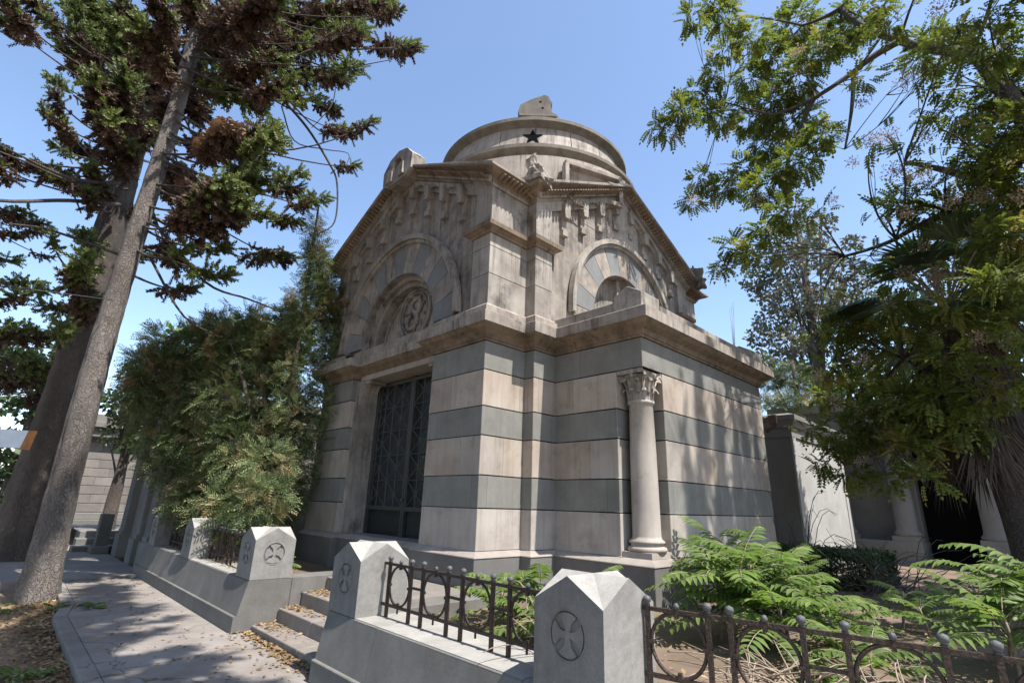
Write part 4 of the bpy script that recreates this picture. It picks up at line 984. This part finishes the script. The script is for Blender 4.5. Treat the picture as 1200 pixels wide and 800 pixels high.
# ---- yew bush
rng=np.random.default_rng(5); random.seed(5)
yw=thing('yew_tree',(3.9,10.7,.45),'dark ragged conifer bush with brown tinge left of the striped mausoleum','bush')
yb=[]
def yp(px,py,d,r): 
    c=at(px,py,d); w_=(c-EYE)@FW; yb.append((c,np.array([1,1,1.05])*r*w_/F_PX*.8))
for q in ((200,430,13.2,38),(180,455,13.2,30),(235,410,13,40),(275,420,12.6,42),(315,425,12.2,42),(350,440,11.6,38),(365,400,11.6,30),(375,370,11.4,24),(372,335,11.4,17),(370,300,11.4,12),(372,270,11.4,8),(378,345,11.4,15),
   (225,460,13,48),(270,470,12.4,52),(315,480,12,50),(350,490,11.4,40),(200,490,13.2,36),(235,510,12.8,46),(280,520,12,50),(325,525,11.6,42),(350,545,11.2,26),(215,545,13,36),(255,560,12.2,40),(300,570,11.8,40),(335,580,11.4,26),(240,590,12.5,30),(285,605,12,26),(260,620,12,22),
   (165,425,13.4,20),(190,400,13.3,22),(255,385,12.9,20),(300,392,12.5,22),(335,400,12,22),(385,440,11,16),(378,480,10.9,15),(370,520,10.8,12),(385,400,11.1,14),(372,290,11.4,14),(370,310,11.4,18),(385,360,11.3,16),(355,360,11.5,20),(345,395,11.7,26),(300,410,12.4,34),(245,390,13,26),(180,430,13.3,28),(165,455,13.3,26),(160,485,13.3,20),(185,520,13.2,22),(260,600,12,30),(300,600,11.8,30),(330,595,11.5,22),(225,585,12.4,30),(280,560,12,40),(320,560,11.7,36),(190,545,13,22)): yp(*q)
for px,py in ((268,358),(290,362),(316,372),(328,358),(338,345),(250,368),(230,385),(212,392),(190,392),(172,405),(352,330),(390,330),(386,300),(300,352),(160,425),(394,370)):
    for k in range(6): yp(px+random.uniform(-2,2),py+k*9,(12.9 if px<240 else 12.4 if px<345 else 11.3),4+k*2.6)
for k in range(12): yp(370+4*math.sin(k),232+k*9,11.4,4+k*.8)
for c_ in ((3.25,9.2,1.5),(3.2,9.9,1.3),(3.15,10.7,1.45),(3.2,11.4,1.25),(3.2,12.1,1.5),(3.1,12.8,1.4),(3.4,9.6,2.1),(3.3,10.9,2.1),(3.2,12.4,2.2)): yb.append((np.array(c_),np.array([.42,.45,.42])))
P,Dn=blobs_points(yb,1350,.3)
Dn=Dn+np.array([0,0,-.35])+rng.normal(size=Dn.shape)*.45
V,Q=scatter(*YS,frames(Dn,rng.uniform(-1.2,1.2,len(P)),sc=rng.uniform(.17,.33,len(P))),P); npmesh('foliage',V,Q,'yew',yw)
lb=MB()
for k in range(6):
    a=rng.uniform(0,6.28); b0=(3.9+.15*math.cos(a),10.7+.15*math.sin(a),.45); c,r=yb[int(rng.integers(len(yb)))]
    lb.tube(bez(b0,(b0[0]+.3*(c[0]-b0[0]),b0[1]+.3*(c[1]-b0[1]),c[2]*.7),c,9),[.07-.006*i for i in range(9)],6)
lb.build('branches','bark2',yw)

# ---- generic background tree
def leaf_tree(name,base,bl,mat,label,trunk_r=.2,per=260,ls=(.16,.28),tmpl=SL1,droop=-.2,cat='tree',group=None,bmat='bark2',seed=1,nb=8,top=None):
    per=per*2.6
    global rng; rng=np.random.default_rng(seed); random.seed(seed)
    t=thing(name,base,label,cat,group)
    base=(float(np.mean([c[0] for c,*_ in bl])),float(np.mean([c[1] for c,*_ in bl])),base[2]); t.location=base
    P,Dn=blobs_points(bl,per,.3); Dn=Dn*.6+rng.normal(size=Dn.shape)*.8+np.array([0,0,droop])
    V,Q=scatter(tmpl[0],tmpl[1],frames(Dn,rng.uniform(0,6,len(P)),sc=rng.uniform(*ls,len(P))),P); npmesh('foliage',V,Q,mat,t)
    zt=max(c[2] for c,*_ in bl) if top is None else top
    cx=np.mean([c[0] for c,*_ in bl]);cy=np.mean([c[1] for c,*_ in bl])
    tr=MB(); pts_=[(base[0]+(cx-base[0])*s*s,base[1]+(cy-base[1])*s*s,base[2]-.1+(zt-base[2])*s) for s in np.linspace(0,1,12)]
    tr.tube(pts_,[trunk_r*(1.15-.95*s) for s in np.linspace(0,1,12)],12,jit=.06); tr.build('trunk',bmat,t)
    if nb:
        lb=MB(); idx=rng.permutation(len(bl))[:nb]
        for i in idx:
            c=np.array(bl[i][0]); s=random.uniform(.35,.85); a=np.array(pts_[int(s*11)]); 
            if a[2]>c[2]: a=np.array(pts_[max(2,int(11*max(.15,(c[2]-base[2]-1)/(zt-base[2]))))])
            lb.tube(bez(a,(a+c)/2+np.array([0,0,.3]),c,8),[trunk_r*.2*(1-.1*k) for k in range(8)],6)
        lb.build('branches',bmat,t)
    return t
def pxb(lst,dist,jit,seed,k=.85):
    rr=random.Random(seed); out=[]
    for px,py,r in lst:
        c=at(px,py,dist+rr.uniform(-jit,jit)); w_=(c-EYE)@FW; out.append((c,r*w_/F_PX*k))
    return out
# unseen trees added across the path to take open sky off the west front
def sky_block_tree(base,H,r,seed,label,n=60):
    rr=random.Random(seed); bl_=[]
    for k in range(n):
        a=rr.uniform(0,2*PI); q=r*math.sqrt(rr.uniform(0,1)); bl_.append((np.array([base[0]+q*math.cos(a),base[1]+q*math.sin(a),H*rr.uniform(.28,1)]),rr.uniform(.8,1.3)))
    return leaf_tree('leafy_tree',base,bl_,'darkleaf',label,.35,26,(.3,.5),seed=seed)
sky_block_tree((-6.5,6.5,-.1),15,3.6,61,'unseen broad leafy tree added to block sky light, left of the viewer across the path')
sky_block_tree((-7.5,-2.5,-.1),15,4.,62,'unseen broad leafy tree added to block sky light, behind and left of the viewer')
sky_block_tree((-9.5,14.5,-.1),14,3.8,63,'unseen broad leafy tree added to block sky light, beyond the left edge')
# left background trees
bl=[(300,395,40),(260,400,36),(330,410,34),(220,400,30),(350,395,24),(280,420,40),(320,440,40),(240,440,40)]
bb=pxb(bl,24,1.5,1); leaf_tree('leafy_tree',(9.5,22.,0),bb,'bright','light green tree showing above the middle of the yew bush',.25,130,(.22,.36),seed=2)
bl=[(150,470,26),(170,450,24),(140,500,22),(165,495,26),(185,470,26),(130,470,16),(150,440,14),(195,500,24),(175,520,20),(150,520,14),(125,515,8)]
leaf_tree('leafy_tree',(4.6,21.,0),pxb(bl,20.5,1,3),'darkleaf','dark green tree between the araucaria trunks and the yew bush',.2,260,(.14,.24),seed=3)
bl=[(60,450,30),(85,420,26),(40,480,24),(20,430,30),(100,400,22),(70,480,20),(95,450,24),(0,470,24),(30,400,26),(5,520,26),(8,560,26),(25,545,24),(0,600,24),(20,590,24)]
leaf_tree('leafy_tree',(-1.,27,0),pxb(bl,26,2,4),'darkleaf','dark green tree behind the second araucaria trunk',.3,150,(.2,.34),seed=4)
# right background trees
bl=[(905,265,18),(895,300,20),(885,330,16),(905,340,24),(925,310,26),(940,280,24),(955,300,26),(930,350,28),(905,375,22),(890,395,16),(945,385,28),(965,350,26),(985,315,22),(990,360,26),(1005,330,20),(975,400,28),(925,400,22),(930,245,14),(960,265,18),(998,285,12),(940,420,22),(900,420,14),(1010,390,22),(1000,430,24),(1030,360,22)]
leaf_tree('grey_tree',(19.5,9.5,.4),pxb(bl,21.5,1.8,5,1.0),'purple','loose grey-green tree rising behind the right end of the striped mausoleum',.3,300,(.13,.24),seed=6,nb=12)
bl=[(905,445,18),(925,440,22),(950,450,24),(900,470,16),(925,470,20),(950,480,20),(975,455,20),(900,425,10),(970,480,16),(990,485,18),(888,445,9)]
leaf_tree('leafy_tree',(16.3,7.2,.4),pxb(bl,17.8,.8,6),'yew','olive conifer just above the grey mausoleum roof',.2,700,(.16,.30),tmpl=YS,seed=7,nb=6)
bl=[(1050,440,50),(1100,480,50),(1150,420,50),(1180,360,50),(1120,380,50),(1060,370,45),(1180,480,50),(1020,470,36),(1200,300,60),(1100,300,45),(1150,260,50),(1230,420,60),(1050,520,45),(1100,540,40)]
leaf_tree('leafy_tree',(24,1.5,.4),pxb(bl,25,2,7),'darkleaf','dark broad tree standing behind the columned mausoleum',.35,90,(.3,.5),seed=8)
# ---- big ailanthus
rng=np.random.default_rng(9); random.seed(9)
AB=[(768,150,12),(785,155,12),(800,130,20),(815,108,16),(845,135,20),(828,128,14),(850,60,16),(812,18,15),(850,20,22),(835,5,14),(880,45,20),(838,88,14),(880,92,22),(900,65,22),(930,30,30),(905,120,24),(935,95,26),(960,60,26),(880,140,22),(930,140,30),(900,170,26),(850,218,22),(820,210,14),(812,238,12),(870,198,18),(900,220,28),(935,190,28),(960,160,22),(925,250,24),(900,270,18),(862,290,17),(845,312,12),(880,300,16),(930,300,20),(960,245,16),
 (985,40,26),(1010,20,30),(1045,25,26),(1065,85,24),(1085,75,24),(1105,62,22),(1012,92,14),(1120,30,34),(1160,20,34),(1190,60,30),(1150,80,26),(1180,110,30),(1130,130,30),(1100,150,26),(1040,160,20),(1018,180,14),(1070,170,18),(1110,200,34),(1150,180,34),(1190,170,30),(1060,235,24),(1030,250,22),(1085,250,22),(1120,250,26),(1170,230,30),(1195,280,28),(1020,300,24),(1000,330,22),(960,335,20),(1045,325,20),(990,380,28),(955,380,20),(1020,400,28),(975,430,26),(1010,450,32),(965,465,16),
 (985,510,30),(1030,500,36),(1070,525,30),(1050,470,32),(1000,555,20),(962,545,14),(1085,560,16),(1100,470,26),(1150,470,20),(1120,310,22),(1170,330,26),(1195,385,26),(1040,560,18),(950,505,12)]
ab=[]
for i,(px,py,r) in enumerate(AB):
    d=9.9+1.2*math.sin(px*.021+py*.013)+random.uniform(-.6,.6)+(.5 if py>330 else 0); c=at(px,py,d); w_=(c-EYE)@FW; ab.append((c,r*w_/F_PX*.92))
# unseen part of the crown above and to the right of the frame
for k in range(12):
    ab.append((np.array([random.uniform(9.5,14.5),random.uniform(-5.0,-1.0),random.uniform(5.,10)]),random.uniform(.35,.6)))
for k in range(3):
    ab.append((np.array([random.uniform(9.5,14),random.uniform(-1.4,.2),random.uniform(10,12.)]),random.uniform(.35,.55)))
for k in range(22):
    y=random.uniform(-2.4,-.9); z=1.8*(3.58-y)+random.uniform(.8,3.6); ab.append((np.array([6.9+k*.14,y,z]),np.array([.3,.3,random.uniform(.6,1.1)])))
for k in range(34):
    ab.append((np.array([random.uniform(7.0,12.5),random.uniform(-4,-1.6),random.uniform(5,8.2)]),random.uniform(.4,.6)))
for px,py,r in ((1150,60,30),(1185,150,30),(1165,280,30),(1190,330,34),(1150,360,30),(1185,440,30),(1110,420,28),(1075,380,28),(1040,360,26),(1130,500,26),(1085,470,30),(1170,200,34),(1120,100,28),(1090,130,22),(1120,360,24)):
    c=at(px,py,9.6+random.uniform(-.4,.5)); w_=(c-EYE)@FW; ab.append((c,r*w_/F_PX*.9))
def lightwin(P):
    # thin the crown where gaps let the sun through onto the side wall, in slanting streaks
    t=(P[:,1]-3.58)/sdir.y; xw=P[:,0]-sdir.x*t; zw=P[:,2]-sdir.z*t
    on=(xw>6.2)&(xw<10.1)&(zw>.8)&(zw<4.0)&(P[:,1]<3.5)
    dark=np.zeros(len(P),bool)
    for x0,wd,sl in ((6.95,.13,.02),(7.42,.10,-.05),(7.80,.05,.03),(8.12,.15,-.06),(8.62,.09,.02),(9.0,.16,-.04),(9.5,.10,.03)):
        xc=x0+sl*(2.4-zw)+.05*np.sin(zw*3.1+x0*5); dark|=np.abs(xw-xc)<wd*.62*(.75+.35*np.sin(zw*2.3+x0*7))
    return ~on|dark
at_=thing('ailanthus_tree',(10.8,-1.6,.4),'large pinnate-leaved tree with tan seed clusters overhanging the right side','tree')
P,Dn=blobs_points(ab,760,.2); ok=lightwin(P); P,Dn=P[ok],Dn[ok]; Dn=Dn*.9+rng.normal(size=Dn.shape)*.45+np.array([0,0,-.25])
V,Q=scatter(*PIN,frames(Dn,rng.uniform(-.7,.7,len(P)),sc=rng.uniform(.15,.27,len(P))),P); npmesh('foliage',V,Q,'ail',at_)
sb=[]
for px,py,r in ((895,240,13),(888,232,10),(1050,200,16),(1075,205,14),(1090,215,10),(1040,160,14),(1020,165,12),(1100,325,14),(1115,235,14),(1060,95,12),(1190,180,16),(1180,130,12),(1110,270,16),(1060,320,12),(880,300,9),(985,350,9),(975,235,8),(1000,190,8),(860,215,7),(812,235,8),(790,160,7),(905,105,8),(935,60,9),(1010,120,9),(1085,160,11),(1150,230,13),(1195,230,12),(1185,400,14),(1150,395,12),(1100,320,13),(980,470,9),(1010,420,10),(1040,490,9),(960,440,8),(1060,250,11),(950,340,8),(1140,30,12),(1100,10,12),(1175,60,12),(1010,540,7),(1080,290,10)):
    c=at(px,py,9.9+random.uniform(-.8,.8)); w_=(c-EYE)@FW; sb.append((c,r*w_/F_PX))
P,Dn=blobs_points(sb,7000,.0); Dn=Dn+rng.normal(size=Dn.shape)*.8
V,Q=scatter(*SL1,frames(Dn,rng.uniform(0,6,len(P)),sc=rng.uniform(.028,.045,len(P))),P); npmesh('seed_clusters',V,Q,'seed',at_)
lb=MB()
hubs={'t0':(np.array([10.8,-1.6,.3]),.30),'t1':(np.array([10.7,-1.5,3.0]),.26),'t2':(np.array([10.5,-1.2,5.0]),.22),'h0':(at(1195,120,9.4),.15),'h1':(at(1140,60,9.2),.12),'h2':(at(1055,48,9.0),.085),'h3':(at(1000,85,8.9),.06),'h4':(at(955,115,8.7),.045),'h5':(at(905,135,8.7),.025),
 'h6':(at(985,10,9),.05),'h7':(at(1200,230,9.6),.13),'h8':(at(1110,250,9.3),.07),'h9':(at(1050,280,9.3),.045),'h10':(at(990,300,9.4),.03),'h11':(at(1160,215,9.3),.09),'h12':(at(1060,190,9.3),.04),'h13':(at(940,30,9),.03),'h14':(at(920,200,9),.028),'h15':(at(1060,420,10.),.05),'h16':(at(1010,480,10.2),.035),'h17':(at(1150,330,9.8),.08),'h18':(at(870,20,9),.02),'h19':(at(850,120,8.6),.018),'h20':(at(990,175,9),.02),'h21':(np.array([8.6,-2.4,8.5]),.1)}
edges_=[('t0','t1'),('t1','t2'),('t2','h0'),('h0','h1'),('h1','h2'),('h2','h3'),('h3','h4'),('h4','h5'),('h2','h6'),('t2','h7'),('h7','h11'),('h11','h8'),('h8','h9'),('h9','h10'),('h11','h12'),('h6','h13'),('h4','h14'),('h7','h17'),('h17','h15'),('h15','h16'),('h13','h18'),('h5','h19'),('h3','h20'),('t2','h21'),('t2','h1')]
for k_ in list(hubs):
    if k_[0]=='h': hubs[k_]=(EYE+(hubs[k_][0]-EYE)*1.17,hubs[k_][1]*.85)
for a,b_ in edges_:
    (pa,ra),(pb,rb)=hubs[a],hubs[b_]; L=np.linalg.norm(pa-pb); mid=(pa+pb)/2+unit(1)[0]*L*.10
    lb.tube(bez(pa,mid,pb,10),[ra+(rb-ra)*i/9 for i in range(10)],9,jit=.05)
hl=[(k,v) for k,v in hubs.items() if k[0]=='h']
for c,r in ab:
    h=min(hl,key=lambda kv:np.linalg.norm(kv[1][0]-c))[1]; L=np.linalg.norm(h[0]-c)
    if L<.1: continue
    mid=(h[0]+c)/2+unit(1)[0]*L*.16; path=bez(h[0],mid,c,9); r0=min(h[1]*.6,.028); lb.tube(path,[r0*(1-.09*i) for i in range(9)],5)
    for k in range(4):
        s=path[random.randint(3,8)]; e=c+unit(1)[0]*r*1.0; lb.tube(bez(s,(np.array(s)+e)/2+unit(1)[0]*.1,e,5),[.009,.008,.006,.005,.004],4)
lb.build('branches','bark2',at_)

# ---- palm
rng=np.random.default_rng(12); random.seed(12)
pl=thing('fan_palm',(10.9,.42,.4),'fan palm with a skirt of dead hanging fronds, near the right edge','palm')
top=np.array([10.9,.72,4.95])
b=MB(); b.tube(bez((10.9,.42,.2),(10.95,.5,2.5),tuple(top),14),[.26,.24,.22,.21,.2,.2,.2,.2,.2,.19,.19,.18,.17,.15],16,jit=.1); b.build('trunk','bark2',pl)
def fan(c,axis,r,nl,droop,wd=.03,spread=2.2):
    axis=np.array(axis)/np.linalg.norm(axis); s=np.cross(axis,[0,0,1]); s/=max(np.linalg.norm(s),1e-5); u=np.cross(s,axis); out=[]
    V=[];Q=[]
    for k in range(nl):
        a=-spread/2+spread*k/(nl-1)+rng.normal()*.03; d=axis*math.cos(a)+s*math.sin(a); l=r*(.75+.25*math.cos(a*.8))*rng.uniform(.9,1.05)
        sd=np.cross(d,u); o=len(V); w_=wd*(.7+.3*math.cos(a))
        m1=c+d*l*.55+u*.03-np.array([0,0,droop*l*.15]); e=c+d*l-np.array([0,0,droop*l*.5]); 
        V+=[c,m1+sd*w_,e,m1-sd*w_]; Q.append((o,o+1,o+2,o+3))
    return np.array(V),np.array(Q)
G=[];D=[]; stems=MB()
for k in range(34):
    a=rng.uniform(0,2*PI); el=rng.uniform(-.25,1.2); d=np.array([math.cos(a)*math.cos(el),math.sin(a)*math.cos(el),math.sin(el)]); L=rng.uniform(.8,1.3); e=top+d*L
    stems.tube(bez(top,top+d*L*.55+np.array([0,0,.1]),e,6),.014,5); G.append(fan(e,d+np.array([0,0,-.25]),rng.uniform(.75,1.05),26,rng.uniform(.2,.8)))
for k in range(130):
    a=rng.uniform(0,2*PI); z=rng.uniform(0,1); c=top+np.array([0,0,-.15-2.2*z]); rr_=.2+.24*math.sin(z*2.2)+rng.uniform(-.06,.1)
    c=c+np.array([math.cos(a)*rr_,math.sin(a)*rr_,0]); d=np.array([math.cos(a)*.33+rng.normal()*.12,math.sin(a)*.33+rng.normal()*.12,-1.]); D.append(fan(c,d,rng.uniform(.6,1.0),16,.15,.013,1.1))
    stems.tube([top+np.array([math.cos(a)*.12,math.sin(a)*.12,-.1-1.6*z]),c],.012,4)
V,Q=merge(G); npmesh('fronds',V,Q,'palm',pl); V,Q=merge(D); npmesh('dead_fronds',V,Q,'palmdry',pl); stems.build('stalks','drytwig',pl)

# ---- ailanthus suckers
def frond(c,az,el,L,npair,droop,ll=.15,wd=.046):
    V=[];Q=[]; p=np.array(c,float); hd=np.array([math.cos(az),math.sin(az),0]); sd=np.array([-hd[1],hd[0],0]); e=el; N=npair+2; pts_=[p.copy()]
    seg=L/N
    for i in range(N):
        e-=droop/N; p=p+seg*(hd*math.cos(e)+np.array([0,0,math.sin(e)])); pts_.append(p.copy())
        if i<2: continue
        t=hd*math.cos(e)+np.array([0,0,math.sin(e)]); n_=np.cross(sd,t)*-1; f=(i-2)/npair; l=ll*(.65+.9*math.sin(PI*min(1,.2+f*.85)))*.72
        for s in (-1,1):
            d=sd*s*.92+t*(.30+.25*f)+n_*rng.uniform(-.28,-.02); d/=np.linalg.norm(d); w_=np.cross(n_,d); w_/=np.linalg.norm(w_); o=len(V); q=wd/2*(.8+.2*rng.random())
            b=p+t*rng.uniform(-.004,.004)
            # two half blades folded along the midrib, with a drooping tip
            m=b+d*l*.45; tip=b+d*l-np.array([0,0,l*.18])
            V+=[b,b+d*l*.22+w_*q*.85+n_*.004,m+w_*q+n_*.006,m, b+d*l*.22-w_*q*.85+n_*.004,m-w_*q+n_*.006, tip, b+d*l*.75+w_*q*.55-np.array([0,0,l*.06]), b+d*l*.75-w_*q*.55-np.array([0,0,l*.06])]
            Q+= [(o,o+1,o+2,o+3),(o,o+3,o+5,o+4),(o+3,o+2,o+7,o+6),(o+3,o+6,o+8,o+5)]
    return np.array(V),np.array(Q),pts_
def sucker(base,stems,label,seed,h=(.5,1.0),nf=9,L=(.5,.85),ll=.15,group='young pinnate-leaved shrubs in the yard'):
    global rng; rng=np.random.default_rng(seed)
    t=thing('ailanthus_shrub',base,label,'shrub',group); F_=[]; st_=MB()
    for (dx,dy,hh) in stems:
        b=np.array([base[0]+dx,base[1]+dy,base[2]-.05]); top_=b+np.array([rng.normal()*.06,rng.normal()*.06,hh]); st_.tube(bez(b,(b+top_)/2+unit(1)[0]*.04,top_,6),[.014,.013,.012,.011,.009,.007],6)
        a0=rng.uniform(0,6)
        for k in range(nf):
            f=k/nf; c=b+(top_-b)*(.35+.65*f); az=a0+k*2.4+rng.normal()*.2; V,Q,pp=frond(c,az,rng.uniform(.45,.85)+.35*f,rng.uniform(*L)*(1-.25*f),int(rng.integers(9,13)),rng.uniform(.7,1.3),ll)
            F_.append((V,Q)); st_.tube(pp[::2]+[pp[-1]],.0035,4)
    V,Q=merge(F_); npmesh('foliage',V,Q,'fern',t); st_.build('stem','drytwig',t); return t
def gp(px,py,z=.46): d=ray(px,py); k=(z-CH)/d[2]; return tuple(EYE+d*k)
sucker((4.95,2.1,.46),[(0,0,.66),(.3,.1,.75),(.1,.3,.62),(.5,-.15,.7),(.35,.35,.68),(.0,-.25,.45),(.65,.15,.7),(.2,-.1,.6)],'big bright green pinnate shrub behind the fence, just right of the nearest pillar',1,nf=13)
sucker((6.1,2.75,.46),[(0,0,.75),(.4,.15,.85)],'green pinnate shrub against the sunny striped side wall',2,nf=12)
sucker((5.7,.35,.46),[(0,0,.85),(.3,-.3,.7),(-.25,.1,.55),(.45,.2,.75),(-.1,-.45,.65),(.8,.0,.75)],'spreading pinnate shrub at the right edge above the iron fence',3,nf=12)
sucker((3.75,3.9,.50),[(0,0,.35),(.25,-.3,.45),(-.1,-.45,.3),(.15,.35,.35),(.0,-.9,.32),(.3,-.7,.4),(-.15,-.7,.25)],'low yellow green pinnate plants seen through the short iron fence',4,nf=8,L=(.4,.65),ll=.13)
sucker((6.6,1.9,.46),[(0,0,.35),(.2,.3,.3)],'small dusty pinnate sapling in the shade in the middle of the yard',5,nf=7,L=(.35,.5),ll=.10)
sucker((8.2,2.6,.46),[(0,0,.6),(.4,.1,.5)],'young pinnate sapling in front of the dark hedge',6,nf=8,L=(.4,.6),ll=.11)
sucker((4.7,1.15,.46),[(0,0,.22),(-.3,.3,.15)],'low green seedlings behind the rail of the long iron fence',7,nf=6,L=(.35,.5),ll=.12)
# weeds by the trunk
sucker((1.15,10.5,-.08),[(0,0,.12),(.12,-.25,.1)],'small yellow green weed at the kerb beside the near araucaria trunk',8,nf=5,L=(.2,.3),ll=.07,group='small weeds by the path')
sucker((1.45,9.9,0.0),[(0,0,.1)],'small weed sprouting from the path near the near trunk',9,nf=5,L=(.18,.26),ll=.06,group='small weeds by the path')
sucker((.75,7.0,-.1),[(0,0,.08),(-.2,.3,.06)],'small weed on the dry soil left of the kerb',10,nf=6,L=(.15,.25),ll=.06,group='small weeds by the path')
sucker((.45,10.9,-.1),[(0,0,.14)],'small weed at the foot of the near araucaria trunk',14,nf=6,L=(.2,.3),ll=.07,group='small weeds by the path')
sucker((3.3,8.7,.5),[(0,0,.3),(.1,.6,.35),(-.1,-.4,.25)],'low green seedlings behind the shaded left fence',21,nf=7,L=(.35,.5),ll=.12)
sucker((7.6,1.5,.46),[(0,0,.4),(.5,-.4,.35),(-.4,-.3,.3)],'dark pinnate seedlings in the middle of the shaded yard',22,nf=7,L=(.35,.55),ll=.11)
sucker((9.2,.6,.46),[(0,0,.5),(.5,.4,.45),(-.5,.3,.4)],'pinnate seedlings at the foot of the fan palm',23,nf=7,L=(.4,.6),ll=.12)
sucker((5.55,1.75,.46),[(0,0,.3),(.3,-.2,.25)],'small bright seedling between the two big pinnate shrubs',24,nf=7,L=(.35,.5),ll=.11)
sucker((3.35,9.2,.5),[(0,0,.45),(.1,.5,.4)],'bright pinnate sprig between the pillars left of the steps',11,nf=7,L=(.4,.55),ll=.12)
# ---- hedge
rng=np.random.default_rng(20)
hg=thing('hedge',(11.3,3.6,.4),'low dark clipped hedge in front of the grey mausoleum','hedge')
n=9000; P=np.stack([rng.uniform(9.9,11.5,n),rng.uniform(2.2,4.1,n),rng.uniform(.45,.98,n)],1); f=rng.integers(0,3,n); P[f==0,0]=9.95+rng.normal(size=(f==0).sum())*.03; P[f==1,2]=.97+rng.normal(size=(f==1).sum())*.03; P[f==2,1]=2.25+rng.normal(size=(f==2).sum())*.03
V,Q=scatter(*SL1,frames(unit(n),rng.uniform(0,6,n),sc=rng.uniform(.05,.09,n)),P); npmesh('foliage',V,Q,'darkleaf',hg)
b=MB()
for k in range(30): x,y=rng.uniform(10.1,11.3),rng.uniform(2.4,4.0); b.tube([(x,y,.35),(x+.05,y,.9)],.012,4)
b.build('stems','twig',hg)
# ---- tangled bare twigs
def twigs(name,c,n,r,h,label,mat='drytwig',seed=1,flat=.4):
    rr=random.Random(seed); b=MB()
    for k in range(n):
        a=rr.uniform(0,6.28); l=rr.uniform(.4,1.)*r; s=Vector(c)+Vector((rr.uniform(-.3,.3)*r,rr.uniform(-.3,.3)*r,.02)); e=s+Vector((math.cos(a)*l,math.sin(a)*l,rr.uniform(0,h)))
        m_=(s+e)/2+Vector((rr.uniform(-.1,.1)*r,rr.uniform(-.1,.1)*r,rr.uniform(0,h*.7))); b.tube(bez(s,m_,e,6),[.007,.006,.006,.005,.004,.003],4)
    return tag(b.build(name,mat),label,'twigs','dry twig heaps')
twigs('twig_pile',(3.15,2.75,.6),40,.5,.45,'heap of dry twigs behind the nearest pillar on its left',seed=1)
twigs('twig_pile',(3.75,1.45,.5),60,.8,.22,'flat heap of bleached branches behind the long fence',seed=2)
twigs('twig_pile',(9.2,1.9,.5),50,1.1,.9,'tangle of bare brown shrub stems in front of the dark doorway','twig',3)
twigs('twig_pile',(10.0,3.3,.5),26,.8,1.6,'bare twiggy shrub in front of the grey mausoleum wall','twig',4)
twigs('twig_pile',(3.5,.75,.5),30,.5,.30,'small pile of dead palm strips and twigs leaning on the long fence',seed=6)
# stub
b=MB(); b.tube([(3.55,.95,.45),(3.5,.93,.72)],[.05,.045],10); tag(b.build('stump','bark2'),'short sawn stump behind the long fence','stump')
# ---- litter
rng=np.random.default_rng(31)
def litter(n,fx,label):
    P=fx(n); D=unit(n); D[:,2]*=.15; V,Q=scatter(*SL1,frames(D,rng.normal(size=n)*.35,sc=rng.uniform(.03,.07,n)),P)
    o=npmesh('leaf_litter',V,Q,'litter'); tag(o,label,'leaf litter',kind='stuff')
def f1(n):
    y=rng.uniform(4.5,12,n); q=rng.exponential(.22,n); x=np.interp(y,[6.25,9.55,10.4,12.8],[.95,.97,1.12,1.2])-.02-q; return np.stack([x,y,-.085+rng.uniform(0,.03,n)],1)
litter(5200,f1,'dry tan leaves heaped on the soil along the kerb')
def f2(n): return np.stack([rng.uniform(1.2,2.45,n),rng.uniform(4,13,n)**1.0,np.full(n,.012)],1)
litter(260,f2,'sparse dry leaves scattered over the path')
def f3(n): return np.stack([2.66-rng.exponential(.08,n),rng.uniform(5.1,7.3,n),np.full(n,.015)],1)
litter(500,f3,'dry leaves gathered at the foot of the steps')
def f4(n): return np.stack([rng.uniform(3.2,12,n),rng.uniform(-1,5,n),rng.uniform(.5,.54,n)],1)
litter(2600,f4,'dry leaves scattered over the yard soil')
def f5(n): return np.stack([rng.uniform(2.72,3.4,n),rng.uniform(7.8,13,n),np.full(n,ZT+.012)],1)
litter(900,f5,'brown leaves lying on the left kerb wall under the bush')
def f6(n): k=rng.integers(0,3,n); x=np.choose(k,[rng.uniform(2.72,2.98,n),rng.uniform(3.05,3.26,n),rng.uniform(3.3,3.58,n)]); return np.stack([x,7.26-rng.exponential(.3,n),np.choose(k,[.083,.243,.408])],1)
litter(420,f6,'dry leaves caught in the corners of the steps')
